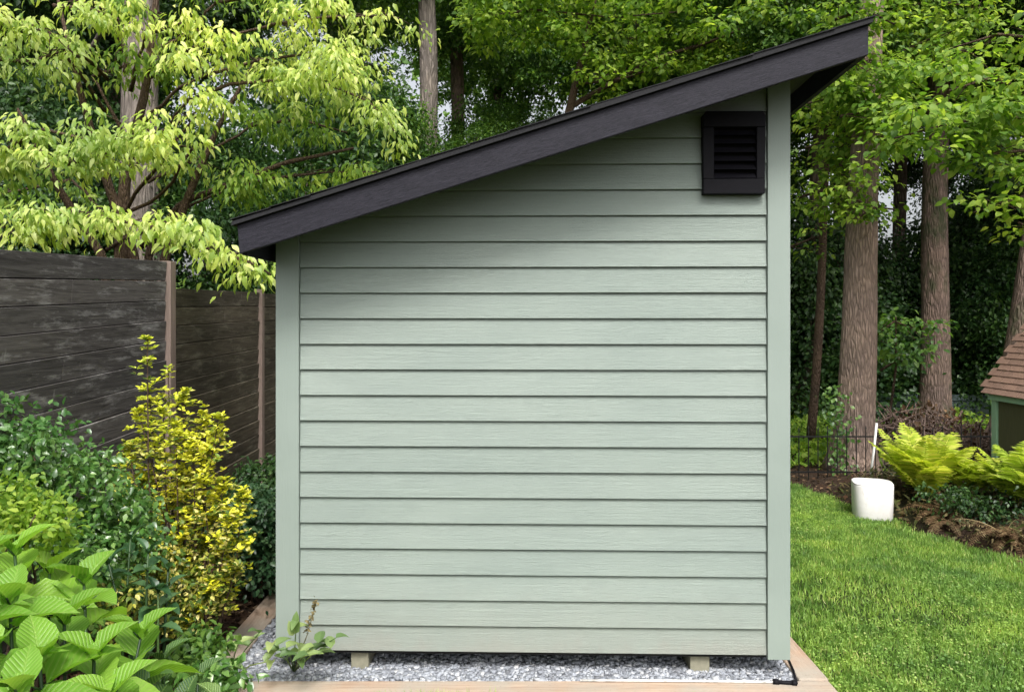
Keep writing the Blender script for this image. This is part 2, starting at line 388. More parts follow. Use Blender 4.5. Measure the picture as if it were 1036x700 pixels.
Pp,D,N,L=[np.concatenate([a[i] for a in A]) for i in range(4)]
S=np.stack([L,np.full(len(L),.11),L],1)
V1,F1=cloud(Pp,D,N,S,tmpl_blade())
# clover and broad weeds in the turf
cl=grass_pts(18000,3.2,8.0); Pc=np.array([(x,y,gz(x,y)+random.uniform(.02,.045)) for x,y in cl if math.sin(x*4.1)*math.cos(y*3.3)+math.sin(x*1.1-y*2)>.0])
n=len(Pc); az=rng.uniform(0,6.28,n); D=np.stack([np.cos(az),np.sin(az),rng.normal(.1,.2,n)],1); N=np.stack([rng.normal(0,.3,n),rng.normal(-.2,.3,n),np.ones(n)],1)
V2,F2=cloud(Pc,D,N,rng.uniform(.009,.018,n),tmpl_kite(.42))
gm=npmesh('grass',np.concatenate([V1,V2]),np.concatenate([F1,F2+len(V1)]))
tag(link('grass',gm,M['grass']),'short bright green lawn grass mixed with clover','grass',kind='stuff')

# tufts against the front timber
def tuft(u, Y, n, label, spread=.05, lmax=.09):
    c=P(u,700,Y); Pp=np.stack([c[0]+rng.normal(0,spread,n),Y+rng.normal(0,.015,n),np.full(n,-.01)],1)
    az=rng.uniform(0,6.28,n); tl=rng.normal(0,.4,n); D=np.stack([np.cos(az)*np.sin(tl),np.sin(az)*np.sin(tl),np.cos(tl)],1)
    N=np.stack([rng.normal(0,1,n),rng.normal(-1,.5,n),np.full(n,.2)],1); L=rng.uniform(.5*lmax,lmax,n)
    tag(leaves('grass_tuft',M['grass'],None,Pp,D,N,np.stack([L,np.full(n,.09),L],1),tmpl_blade()),label,'grass tuft','grass tufts along the front timber')
tuft(385,3.37,90,'small grass tuft against front timber, nearest the left skid',.05,.065)
tuft(448,3.37,260,'widest grass tuft growing against front timber below the shed',.10,.075)
tuft(552,3.37,90,'small grass tuft against front timber below left tip of white pipe',.05,.05)

# gravel pad
GX0,GX1,GY0,GY1=-1.325,1.318,3.545,6.3
g=MB(); g.box(GX0,GX1,GY0,GY1,-.05,-.004); g=g.build('gravel_base',M['gbase']); tag(g,'packed grey gravel bed under the shed','gravel bed',kind='structure')
def stones(n, fx, fy):
    base=np.array([(-1,-1,-1),(1,-1,-1),(1,1,-1),(-1,1,-1),(-1,-1,1),(1,-1,1),(1,1,1),(-1,1,1)],float)*.5
    fc=np.array([(0,3,2,1),(4,5,6,7),(0,1,5,4),(1,2,6,5),(2,3,7,6),(3,0,4,7)])
    Vs=[]
    for i in range(n):
        s=random.uniform(.009,.021); v=base*np.array([random.uniform(.8,1.5),random.uniform(.7,1.2),random.uniform(.5,.9)])+np.array([[random.uniform(-.2,.2) for _ in range(3)] for _ in range(8)])
        a=random.uniform(0,6.28);b=random.uniform(-.6,.6)
        Rm=np.array(Matrix.Rotation(a,3,'Z')@Matrix.Rotation(b,3,'X'))
        x,y=fx(),fy(); z=random.uniform(0,.014)+.008*math.sin(x*9)*math.sin(y*11)
        Vs.append(v@Rm.T*s+np.array([x,y,z+.002]))
    V=np.concatenate(Vs); Fc=(fc[None]+(np.arange(n)*8)[:,None,None]).reshape(-1,4); return V,Fc
a=stones(9500,lambda:random.uniform(GX0,GX1),lambda:GY0+abs(random.gauss(0,.22)))
b=stones(2600,lambda:random.uniform(GX0,-1.05),lambda:random.uniform(GY0,5.6))
gm=npmesh('gravel',np.concatenate([a[0],b[0]]),np.concatenate([a[1],b[1]+len(a[0])]))
tag(link('gravel',gm,M['stone']),'loose blue-grey and white gravel chips around the shed base','gravel',kind='stuff')

# border timbers
def timber(x0,x1,y0,y1,z1,mat,label):
    m=MB(); m.box(x0,x1,y0,y1,-.10,z1); tag(m.build('landscape_timber',M[mat],bevel=.008),label,'timber edging','tan timbers edging the gravel')
timber(-1.30,1.455,3.405,3.542,.022,'timber_x','tan landscape timber running along the front of the gravel')
timber(1.320,1.458,3.545,6.35,.026,'timber_y','tan landscape timber between gravel and lawn on the right')
timber(-1.475,-1.328,3.38,6.35,.024,'timber_y','tan landscape timber beside the planting bed on the left')

# ------------------------------------------------------------------ the shed
YAW=R(-1.5); SO=np.array([21.5*3.65/F,3.65,0.0])
cy,sy=math.cos(YAW),math.sin(YAW)
def SL(u,v,ly):
    """shed-frame x,z of the point of plane y=ly that is seen at (u,v)"""
    d=np.array([(u-CU)/F,1,-(v-CV)/F]); o=np.array([0,0,H])-SO
    # local = R^T p ; local y = -sin*x + cos*y
    t=(ly-(-sy*o[0]+cy*o[1]))/(-sy*d[0]+cy*d[1]); p=o+t*d
    return cy*p[0]+sy*p[1], p[2]
shed=empty('garden_shed',tuple(SO),YAW); tag(shed,'sage green lap-sided shed with black lean-to roof on a gravel pad','shed')
FY=-.32   # rake board face
TLx,TLz=SL(240,228,FY); BLx,BLz=SL(242,257,FY); TRx,TRz=SL(878.7,25.7,FY); BRx,BRz=SL(878.7,55.6,FY)
slope=(TRz-TLz)/(TRx-TLx)
def rb(x): return BLz+(x-BLx)*(BRz-BLz)/(BRx-BLx)      # fascia underside
def rt(x): return TLz+(x-TLx)*slope                     # fascia top
sof=lambda x: rt(x)-.020
WX0=SL(279,450,-.024)[0]; WX1=SL(799.5,450,-.024)[0]
CI0=SL(302.5,450,-.02)[0]; CI1=SL(776.5,450,-.02)[0]
WZ0=.110; EXP=25.87*3.65/F; DEP=2.42
# walls (body behind the boards)
def clip(poly, fn):
    out=[]
    for i in range(len(poly)):
        a=poly[i]; b=poly[(i+1)%len(poly)]; da=fn(a[0])-a[1]; db=fn(b[0])-b[1]
        if da>=0: out.append(a)
        if da*db<0:
            t=da/(da-db); out.append((a[0]+(b[0]-a[0])*t,a[1]+(b[1]-a[1])*t))
    return out
w=MB(); w.prism(clip([(WX0+.01,WZ0+.01),(WX1-.01,WZ0+.01),(WX1-.01,4),(WX0+.01,4)],sof),.002,DEP); w.build('wall',M['trim'],shed)
s=MB(); k=0
while True:
    z0=WZ0+k*EXP; z1=z0+EXP
    if z0>3.2: break
    q=clip([(CI0+.003,z0),(CI1-.003,z0),(CI1-.003,z1-.0065),(CI0+.003,z1-.0065)],sof)
    if len(q)>2 and max(p[1] for p in q)-min(p[1] for p in q)>.004:
        yf=lambda z:-(.0035+.0125*(1-(z-z0)/EXP))
        n=len(q); V=[(p[0],yf(p[1]),p[1]) for p in q]+[(p[0],-.0005,p[1]) for p in q]
        s.poly(V,[tuple(range(n)),tuple(range(n,2*n))[::-1]]+[(i,n+i,n+(i+1)%n,(i+1)%n) for i in range(n)])
    k+=1
s.build('siding',M['siding'],shed,bevel=.0012)
def corner(x0,x1,zb,side):
    q=clip([(x0,zb),(x1,zb),(x1,4),(x0,4)],sof); m=MB(); m.prism(q,-.026,-.001)
    # return board on the side wall
    m2=MB()
    xs_=(x0-.0,x0+.02) if side<0 else (x1-.02,x1)
    q=clip([(xs_[0],zb),(xs_[1],zb),(xs_[1],4),(xs_[0],4)],sof); m2.prism(q,.001,.11)
    o=m.build('corner_board',M['trim'],shed,bevel=.002); m2.build('side_trim',M['trim'],o)
corner(WX0,CI0,WZ0-.015,-1); corner(CI1,WX1,WZ0-.018,1)
b=MB(); b.box(CI0+.004,CI1-.004,-.011,.0,WZ0-.012,WZ0-.002); b.build('bottom_rail',M['void'],shed)
# roof: soffit, rake boards, eave boards, roofing slab
rf=MB(); xa,xb=BLx+.02,BRx-.02
rf.prism([(xa,sof(xa)),(xb,sof(xb)),(xb,sof(xb)+.012),(xa,sof(xa)+.012)],FY+.03,DEP+.2); soff=rf.build('soffit',M['soffit'],shed)
f_=MB(); f_.prism([(BLx,BLz),(BRx,BRz),(TRx,TRz),(TLx,TLz)],FY,FY+.028); f_.build('rake_board',M['fascia'],shed,bevel=.003)
f_=MB(); f_.prism([(BLx,BLz),(BRx,BRz),(TRx,TRz),(TLx,TLz)],DEP+.205,DEP+.23); f_.build('rake_board',M['fascia'],shed,bevel=.003)
f_=MB(); f_.prism([(BRx-.026,rb(BRx)-.002),(BRx-.002,rb(BRx)-.002),(BRx-.002,TRz-.004),(BRx-.026,TRz-.012)],FY+.0285,DEP+.204); f_.build('eave_board',M['fascia'],shed)
f_=MB(); f_.prism([(BLx+.002,rb(BLx)-.002),(BLx+.026,rb(BLx)-.002),(BLx+.026,TLz),(BLx+.002,TLz-.004)],FY+.0285,DEP+.204); f_.build('eave_board',M['fascia'],shed)
t=MB(); xa,xb=TLx-.018,TRx+.012
t.prism([(xa,rt(xa)+.003),(xb,rt(xb)+.003),(xb,rt(xb)+.030),(xa,rt(xa)+.020)],FY-.018,DEP+.25); slab=t.build('roof',M['roofing'],shed)
t=MB(); nrow=16
for i in range(nrow):
    x0=xa-.006+(xb-xa)*i/nrow; x1=xa+(xb-xa+.012)*(i+1)/nrow
    jx=random.uniform(-.003,.004)
    t.prism([(x0,rt(x0)+.0235+.005),(x1,rt(x1)+.024),(x1,rt(x1)+.0285),(x0,rt(x0)+.031)],FY-.024+jx,DEP+.256)
t.build('shingles',M['roofing'],slab)
# vent
vx0,vz1=SL(711,113,-.05); vx1,vz0=SL(774.5,196,-.05); ox0,oz1=SL(722.5,129,-.05); ox1,oz0=SL(765.5,181,-.05)
vent=MB(); ch=.018
ys0,ys1=-.052,-.004
outer=[(vx0+.003,vz0),(vx1-.002,vz0),(vx1,vz1-ch),(vx1-ch*.8,vz1),(vx0+ch*.8,vz1),(vx0,vz1-ch)]
# ring made of four pieces + chamfered top
vent.prism([(vx0+.003,vz0),(vx1-.002,vz0),(vx1-.002,oz0),(vx0+.003,oz0)],ys0,ys1)
vent.prism([(vx0+.003,oz0+.0002),(ox0,oz0+.0002),(ox0,oz1),(vx0,oz1)],ys0,ys1)
vent.prism([(ox1,oz0+.0002),(vx1-.002,oz0+.0002),(vx1,oz1),(ox1,oz1)],ys0,ys1)
vent.prism([(vx0,oz1+.0002),(vx1,oz1+.0002),(vx1,vz1-ch),(vx1-ch*.8,vz1),(vx0+ch*.8,vz1),(vx0,vz1-ch)],ys0-.004,ys1)
ve=empty('gable_vent'); ve.parent=shed; ve['label']='black louvred gable vent high beside the right corner board'
vent.build('vent_frame',M['plastic'],ve,bevel=.003)
bk=MB(); bk.box(ox0,ox1,-.022,-.018,oz0,oz1); bk.build('vent_backing',M['void'],ve)
ns=6; hh=(oz1-oz0)/ns
for i in range(ns):
    z=oz0+hh*i+.004
    sl=MB(); sl.prism([(-.050,z),(-.046,z+.003),(-.023,z+hh*.70),(-.023,z+hh*.70-.004)],ox0+.0005,ox1-.0005,axis=0); sl.build('louvre',M['plastic'],ve)
# skids
for u0,u1 in ((355.5,373),(698,717.5)):
    x0=SL(u0,665,.02)[0]; x1=SL(u1,665,.02)[0]; m=MB(); m.box(x0,x1,.012,DEP-.02,.004,WZ0-.008); m.build('skid',M['skid'],shed,bevel=.003)

# white pipe on the gravel
def gpt(u,v,z): 
    Y=F*(H-z)/(v-CV); return np.array([(u-CU)*Y/F,Y,z])
pp=empty('drain_pipe',tuple(gpt(587,688,.02))); tag(pp,'thin white pipe with black end fitting lying on gravel behind front timber','pipe')
o0=np.array(pp.location)
m=MB(); a=gpt(587,688,.028)-o0; b=gpt(782,689.5,.028)-o0; m.tube([a,(a+b)/2+np.array([0,.002,.001]),b],.0055,8); m.build('pipe_run',M['pipe'],pp,True)
m=MB(); c=gpt(806,691,.028)-o0; m.tube([b,b*.5+c*.5,c],.010,8); m.tube([b,b+(c-b)*.25],.014,8); m.tube([c+(b-c)*.2,c],.014,8); m.build('coupling',M['plastic'],pp,True)
m=MB(); d=gpt(796,663,.028)-o0; m.tube([c,c*.55+d*.45+np.array([.006,0,.0]),d],.006,8); m.build('black_hose',M['plastic'],pp,True)

# ------------------------------------------------------------------ fence on the left
fence=empty('board_fence',(-2.2,3.5,0)); tag(fence,'weathered dark horizontal board fence along the left of the garden','fence')
def panel(y0,y1,zt0,zt1,x,mat,bh=.126):
    m=MB(); n=16
    for i in range(n):
        a0=zt0-bh*i; a1=zt1-bh*i; g_=random.uniform(.003,.007); tk=random.uniform(.018,.024); j=random.uniform(-.003,.003)
        ysg=[y0]+[y0+(y1-y0)*random.uniform(.35,.65)]*(i%3==1)+[y1]
        for q in range(len(ysg)-1):
            p0,p1=ysg[q]+.001,ysg[q+1]-.001
            l=lambda y,a0=a0,a1=a1:a0+(a1-a0)*(y-y0)/(y1-y0)
            X0=x-.01+j; X1=x+tk+j
            # board leans outward at its foot so that its lower edge catches light
            V=[(X0,p0,l(p0)-bh+g_),(X1,p0,l(p0)-bh+g_),(X1+.010,p0,l(p0)),(X0,p0,l(p0)),(X0,p1,l(p1)-bh+g_),(X1,p1,l(p1)-bh+g_),(X1+.010,p1,l(p1)),(X0,p1,l(p1))]
            V=[(v[0]+2.2,v[1]-3.5,v[2]) for v in V]
            m.poly(V,[(0,1,2,3),(7,6,5,4),(1,5,6,2),(0,3,7,4),(2,6,7,3),(0,4,5,1)])
    m.box(x-.03+2.2,x-.014+2.2,y0-3.5,y1-3.5,zt0-bh*n+.03,min(zt0,zt1)-.03)
    m.build('board_panel',M[mat],fence,bevel=.002)
panel(2.0,4.93,1.92,2.05,-2.24,'fence_grey'); panel(5.02,6.86,1.885,1.925,-2.28,'fence_brown'); panel(6.94,8.8,1.92,1.95,-2.28,'fence_brown')
panel(.1,2.0-.01,1.85,1.92,-2.24,'fence_grey')
def post(y0,y1,zt,x0,x1):
    m=MB(); m.box(x0+2.2,x1+2.2,y0-3.5,y1-3.5,-.1,zt); m.build('post',M['post'],fence,bevel=.004)
post(4.935,5.015,2.055,-2.27,-2.185); post(6.865,6.935,1.955,-2.30,-2.225); post(1.995,1.999,1.0,-2.27,-2.235); post(8.81,8.88,1.96,-2.30,-2.225)

# ------------------------------------------------------------------ plants helpers
def rdir(n, up=0.0, out=None, k=0.0):
    d=rng.normal(0,1,(n,3)); d=nrm(d); d[:,2]+=up
    if out is not None: d+=out*k
    return nrm(d)
def clumps(center, rad, ncl, per, cr, lsize, tm, up_leaf=-.25, hollow=.55, squash=.7):
    """leaf clumps through an ellipsoid; each clump is a flattened spray"""
    c=nrm(rng.normal(0,1,(ncl,3)))*(rng.uniform(hollow,1.0,(ncl,1)))*np.array(rad)+np.array(center)
    crr=cr*rng.uniform(.6,1.35,ncl)
    idx=np.repeat(np.arange(ncl),per); n=len(idx)
    off=rng.normal(0,1,(n,3))*crr[idx,None]*np.array([1,1,squash])*.55
    off[:,2]-=.35*(off[:,0]**2+off[:,1]**2)/np.maximum(crr[idx],.05)
    Pp=c[idx]+off
    out=nrm(off+1e-6)
    D=nrm(out*.6+rng.normal(0,.6,(n,3))+np.array([0,0,up_leaf*1.6]))
    N=nrm(rng.normal(0,.45,(n,3))+np.array([0,-.45,.9])+out*.45)
    return Pp,D,N,lsize*rng.uniform(.6,1.25,n),c

def trunkmb(pts, r, m=None, n=14, wob=.07, flare=True):
    m=m or MB(); pts=[np.array(p,float) for p in pts]
    # resample smooth
    out=[];rr=[]
    seg=26; T=np.linspace(0,len(pts)-1,seg)
    for t in T:
        i=min(int(t),len(pts)-2); f_=t-i
        p=pts[i]*(1-f_)+pts[i+1]*f_; rad=r[i]*(1-f_)+r[i+1]*f_
        p=p+np.array([math.sin(p[2]*1.3+pts[0][0])*.02,0,0])
        hgt=p[2]-pts[0][2]
        if flare: rad*=1+.75*math.exp(-hgt*4.0)
        out.append(p); rr.append(rad)
    m.tube(out,rr,n,wob); return m
def limb(m, a, b, r0, r1, sag=.15, n=7):
    a=np.array(a,float); b=np.array(b,float); L=np.linalg.norm(b-a); pts=[]; rs=[]
    q=rng.normal(0,.05*L,3)
    for t in np.linspace(0,1,8):
        p=a*(1-t)+b*t+np.array([0,0,sag*L])*math.sin(math.pi*t)*.6+q*math.sin(math.pi*t)+rng.normal(0,.008*L,3)
        pts.append(p); rs.append(r0*(1-t)+r1*t)
    m.tube(pts,rs,n,.05)

# ------------------------------------------------------------------ dogwood (left, over the fence)
dog=empty('dogwood_tree',(-3.35,6.7,0)); tag(dog,'layered tree with drooping bright lime leaves rising behind the left fence','tree')
do=np.array(dog.location)
tm_dog=tmpl_leaf(.195,.05,.26)
bands=[ # (u,v,Y) polyline, leaves per metre, vertical thickness, depth spread
 ([(-20,160,6.0),(40,128,5.9),(90,140,5.8),(140,140,5.7),(190,146,5.8)],520,.10,.28),
 ([(60,165,5.9),(110,150,5.8),(165,128,5.8),(200,108,5.9)],420,.10,.25),
 ([(185,100,5.9),(230,82,6.0),(285,78,6.1),(330,82,6.2),(372,100,6.2),(398,130,6.2)],560,.12,.32),
 ([(200,75,6.2),(260,58,6.3),(320,50,6.4),(375,65,6.4)],420,.10,.3),
 ([(270,22,6.3),(330,14,6.4),(398,12,6.4)],480,.10,.3),
 ([(-20,20,6.0),(20,22,6.0),(48,30,5.9),(72,52,5.9)],520,.13,.3),
 ([(-20,55,6.0),(25,60,6.0),(60,48,6.0)],380,.12,.3),
 ([(50,2,6.0),(90,6,6.0),(116,16,6.0)],420,.09,.25),
 ([(145,32,6.3),(180,20,6.3),(212,34,6.3)],420,.08,.22),
 ([(10,236,5.6),(50,220,5.5),(95,216,5.4),(140,226,5.3),(200,232,5.3),(232,252,5.3)],520,.07,.24),
 ([(195,244,5.3),(225,256,5.25),(252,264,5.2),(272,276,5.2)],320,.06,.12),
 ([(225,190,6.5),(275,178,6.5),(330,172,6.6),(380,172,6.6)],420,.10,.32),
 ([(140,120,6.4),(180,165,6.5),(196,158,6.4)],200,.07,.2),
 ([(90,75,6.6),(135,60,6.6),(175,70,6.6)],420,.10,.2),
 ([(110,15,6.6),(140,5,6.6),(165,12,6.6)],420,.10,.2),

 ([(215,0,6.6),(260,-8,6.6),(300,-5,6.6)],380,.12,.3),
 ([(250,125,6.9),(300,118,6.9),(350,132,6.9)],420,.13,.35),
 ([(70,180,7.0),(20,190,7.0),(-20,196,7.0)],360,.12,.4),
]
PP=[];DD=[];NN=[];SS=[];BK=[]; wood=MB()
base=[P(132,300,6.6),P(118,300,6.7),P(150,300,6.8)]
tops=[P(110,20,6.7),P(60,60,6.6),P(215,60,6.7),P(95,-80,6.8)]
root=np.array([-3.3,6.7,-.05])
stems=[([root,P(122,260,6.65),P(128,180,6.6),P(150,90,6.6),P(165,-60,6.6)],[.085,.06,.045,.035,.02]),
       ([root+[.05,.1,0],P(136,262,6.7),P(112,190,6.6),P(88,110,6.5),P(60,0,6.5)],[.075,.05,.038,.028,.012]),
       ([root+[.1,0,0],P(165,262,6.6),P(200,180,6.55),P(225,125,6.5),P(262,60,6.5)],[.065,.04,.03,.022,.012]),
       ([root+[-.1,0,0],P(105,262,6.8),P(60,190,6.7),P(20,110,6.6)],[.06,.04,.03,.012]),
       ([root+[.15,.1,0],P(150,250,6.8),P(185,205,6.7),P(290,165,6.6),P(360,150,6.5)],[.05,.035,.028,.02,.01])]
for pts,r in stems: trunkmb([p-do for p in pts],r,wood,9,.06,False)
for path,dens,th,dep in bands:
    w_=np.array([P(*p) for p in path]); seg=np.linalg.norm(np.diff(w_,axis=0),axis=1); Ltot=seg.sum(); n=int(dens*Ltot*(1.45 if path[0][2]<6.85 else 1.6))
    cum=np.concatenate([[0],np.cumsum(seg)])
    # sprigs: small groups along the band
    ns_=max(6,int(Ltot*16)); ts=rng.uniform(0,Ltot,ns_)
    sp=np.stack([np.interp(ts,cum,w_[:,i]) for i in range(3)],1)
    sp+=np.stack([rng.normal(0,.07,ns_),rng.normal(0,dep,ns_),rng.normal(0,th*.42,ns_)],1)
    idx=rng.integers(0,ns_,n); off=rng.normal(0,1,(n,3))*np.array([.085,.085,.035]); off[:,2]-=.9*(off[:,0]**2+off[:,1]**2)/.1*.25
    PP.append(sp[idx]+off); o_=nrm(off)
    D=nrm(o_*np.array([.7,.6,.2])+np.array([0,-.12,-.75])+rng.normal(0,.28,(n,3)))
    N=nrm(np.array([0,-.75,.65])+o_*np.array([.7,.5,0])+rng.normal(0,.28,(n,3)))
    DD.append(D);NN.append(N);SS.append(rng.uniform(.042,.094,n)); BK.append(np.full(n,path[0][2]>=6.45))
    # band branch and twigs to sprigs
    pts=[np.array(p)-do+np.array([0,.05,-.01]) for p in w_]; wood.tube(pts,[.012*(1-i/len(pts))+.004 for i in range(len(pts))],6,.05)
    st=pts[0] if abs(path[0][0]-130)<abs(path[-1][0]-130) else pts[-1]
    near=P(130+(path[0][0]-130)*.15,min(250,max(path[0][1]+60,-60)),6.65)-do; limb(wood,near,st,.018,.010,.03)
    for k in range(min(22,ns_)):
        a=sp[k]-do; j=np.argmin(np.linalg.norm(w_-sp[k],axis=1)); tt=max(0,min(Ltot,ts[k]-.08)); a0=np.array([np.interp(tt,cum,w_[:,i]) for i in range(3)])-do
        wood.tube([a0,(a0+a)/2+[0,0,.015],a],[.005,.004,.002],4,0)
wood.build('trunk',M['twig'],dog,True)
PP=np.concatenate(PP)-do
DD,NN,SS,BK=[np.concatenate(a) for a in (DD,NN,SS,BK)]
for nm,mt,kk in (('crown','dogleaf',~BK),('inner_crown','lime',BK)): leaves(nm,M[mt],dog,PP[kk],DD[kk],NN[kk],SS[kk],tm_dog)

# ------------------------------------------------------------------ woodland trees
def crown_mesh(name, rad, ncl, per, cr, ls, seed):
    Pp,D,N,S_,c=clumps((0,0,0),rad,ncl,per,cr,ls,None)
    V,Fc=cloud(Pp,D,N,S_,tmpl_kite(.32,.06,.15)); return npmesh(name,V,Fc)
cm_big=[crown_mesh('crown_mesh',(2.6,2.3,2.7),105,240,.46,.125,i) for i in range(3)]
cm_low=[crown_mesh('low_mesh',(1.3,1.1,1.3),80,330,.34,.065,i) for i in range(2)]
def assign(me, mat):
    k=(me.name,mat.name)
    if k not in cache:
        m2=me.copy(); m2.materials.clear(); m2.materials.append(mat); cache[k]=m2
    return cache[k]
cache={}
def tree(loc, pts, rad, bark, crowns, leaf, label, name='woodland_tree', group='tall woodland trees behind the shed', limbs=6, ivy=None, wob=.07):
    loc=np.array(loc,float); t=empty(name,tuple(loc)); tag(t,label,'tree',group)
    m=trunkmb([np.array(p)-loc for p in pts],rad,wob=wob)
    for c in crowns:
        for _ in range(2):
            k=len(pts)-1; q_=random.uniform(.25,.95); s0=np.array(pts[-2])*(1-q_)+np.array(pts[-1])*q_-loc; b=np.array(c[:3])-loc+rng.normal(0,.6,3)
            limb(m,s0,b,rad[k]*.35,.02,.05)
    m.build('trunk',M[bark],t,True)
    for i,c in enumerate(crowns):
        o=bpy.data.objects.new('crown',assign(cm_big[random.randrange(3)],M[leaf if len(c)<5 else c[4]])); C.objects.link(o); o.parent=t
        o.location=tuple(np.array(c[:3])-loc); s_=c[3]; o.scale=(s_,s_,s_*random.uniform(.8,1.0)); o.rotation_euler=(0,0,random.uniform(0,6.28))
    return t
def up(u,v0,v1,Y,du=0,z0=None):
    a=P(u,v0,Y); b=P(u+du,v1,Y); return a,b
def straight(u0,vb,u1,vt,Y,r0,r1,zb=0):
    a=P(u0,vb,Y); a[2]=zb; b=P(u1,vt,Y); 
    d=(b-a); top=a+d*1.5; top[2]=max(top[2],7.5)
    return [a,a*.6+b*.4,b,top],[r0,r0*.93,r1,r1*.6]
def T(u0,vb,u1,vt,Y,r0,r1,bark,crowns,leaf,label,**k):
    pts,rad=straight(u0,vb,u1,vt,Y,r0,r1,gz(P(u0,vb,Y)[0],Y)-.05)
    return tree(pts[0],pts,rad,bark,[tuple(P(c[0],c[1],c[2]))+tuple(c[3:]) for c in crowns],leaf,label,**k)

T(143,300,143,60,8.6,.215,.19,'bark_grey',[(60,-190,10.4,.8),(30,60,11,.8,'dark')],'mid','straight tree with thick pale grey trunk directly behind the lime-leaved tree')
T(438,300,431,10,12.5,.17,.14,'bark_grey',[(400,-60,13.5,.8),(540,0,14.,.6)],'mid','slim pale-trunked tree showing above the low half of the shed roof')
T(470,300,460,0,15,.15,.12,'bark_red',[(500,10,16.,.6),(640,-30,15.,.8)],'mid','thin reddish trunk just right of the pale trunk above the roof')
big=T(861,487,877,150,8.7,.205,.15,'bark_pink',[(850,0,9.9,.55),(960,-70,10.6,.65),(760,-40,10.8,.6)],'mid','big pinkish-barked tree with flared roots, nearest the shed on the right')
T(944,436,948,150,11.8,.215,.17,'bark_red',[(1000,-40,12.5,.95),(880,20,13.,.7),(1120,20,12.,.9)],'mid','straight reddish-brown tree rising behind the brush pile')
T(1012,420,1062,150,10.0,.17,.14,'bark_red',[(1110,-40,10.5,.8,'mid')],'mid','leaning tree at the right edge above the brown-roofed hutch')
T(850,400,853,150,14.5,.16,.14,'bark_dark',[(800,30,15,.8),(900,-30,15.5,.9)],'mid','dark slim tree half hidden left of the big pinkish trunk')
T(818,400,828,150,13.0,.12,.10,'bark_dark',[(770,30,14.,.75),(690,-20,13.5,.85)],'mid','thin dark tree closest to the shed corner on the right')
# second row
k=0
seclab=['dark-crowned tree far behind the left fence','dark-crowned tree behind the layered lime tree','background tree filling the gap above the low roof end','background tree behind the middle of the roof','background tree behind the high end of the roof','background tree behind the vent side of the roof','background tree beyond the two right-hand trunks','background tree in the upper right corner','background tree far right over the hutch']
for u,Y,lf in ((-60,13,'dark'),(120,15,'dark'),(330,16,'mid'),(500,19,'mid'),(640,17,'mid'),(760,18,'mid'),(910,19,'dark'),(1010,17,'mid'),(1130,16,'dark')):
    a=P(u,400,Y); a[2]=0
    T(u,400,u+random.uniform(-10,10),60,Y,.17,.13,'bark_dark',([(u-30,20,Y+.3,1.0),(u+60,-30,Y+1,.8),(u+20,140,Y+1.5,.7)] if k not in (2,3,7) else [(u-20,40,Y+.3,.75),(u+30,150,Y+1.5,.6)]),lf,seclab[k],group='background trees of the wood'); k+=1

# understorey bushes
lab=['dark low bush behind the fence at far left','dark bush behind the grey-trunked tree','dark bush behind the fence post gap','dark bush beyond the low end of the shed roof','bush in the shade left of the big pinkish trunk','shaded bush behind the thin dark tree','bush between the two largest right-hand trunks','dark bush behind the reddish trunk','dark bush behind the hutch roof','shaded bush at the right edge of the wood','tall shaded bush left of the leaning tree','mid-green bush behind the pale trunk above the low roof end','leafy bush filling in above the roof between pale trunk and roof middle']
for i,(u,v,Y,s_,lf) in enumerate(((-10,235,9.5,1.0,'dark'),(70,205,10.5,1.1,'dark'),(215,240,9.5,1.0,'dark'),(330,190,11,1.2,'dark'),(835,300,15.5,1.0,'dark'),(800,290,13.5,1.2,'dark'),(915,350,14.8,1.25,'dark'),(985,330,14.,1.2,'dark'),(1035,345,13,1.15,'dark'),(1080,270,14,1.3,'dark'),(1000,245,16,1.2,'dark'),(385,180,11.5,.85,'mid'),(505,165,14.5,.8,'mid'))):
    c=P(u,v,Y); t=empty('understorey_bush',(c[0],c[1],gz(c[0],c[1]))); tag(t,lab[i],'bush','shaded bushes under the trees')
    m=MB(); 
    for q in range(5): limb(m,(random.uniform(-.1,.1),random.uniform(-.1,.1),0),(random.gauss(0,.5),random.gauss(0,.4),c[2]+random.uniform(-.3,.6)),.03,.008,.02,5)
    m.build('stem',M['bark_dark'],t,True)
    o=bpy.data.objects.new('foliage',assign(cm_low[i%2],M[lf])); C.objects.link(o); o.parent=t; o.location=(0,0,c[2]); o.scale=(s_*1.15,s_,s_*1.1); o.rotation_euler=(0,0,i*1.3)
    if c[2]>1.2:
        o=bpy.data.objects.new('foliage',assign(cm_low[(i+1)%2],M[lf])); C.objects.link(o); o.parent=t; o.location=(.3,-.2,max(.9,c[2]-1.6)); o.scale=(s_*1.2,s_,s_); o.rotation_euler=(0,0,i*2.3)

# distant wood as one mass
n=60000
az=rng.uniform(-50,50,n); zz=rng.uniform(0,1,n)**.9*17; yy=rng.uniform(22,34,n)
keep=(np.sin(az*.75+zz*.9)+np.sin(az*.33-zz*1.2+1.7)+np.sin(az*1.7+2+zz*.6)*.7)>1.25
keep|=zz<3.6
Pp=np.stack([az,yy,zz],1)[keep]; n=len(Pp)
far=leaves('distant_wood',M['mid'],None,Pp,rdir(n,-.3),nrm(rng.normal(0,.5,(n,3))+np.array([0,-.3,1])),rng.uniform(.25,.5,n),tmpl_kite(.4)); tag(far,'dense dark green wood closing the view behind the trees','woodland',kind='stuff')

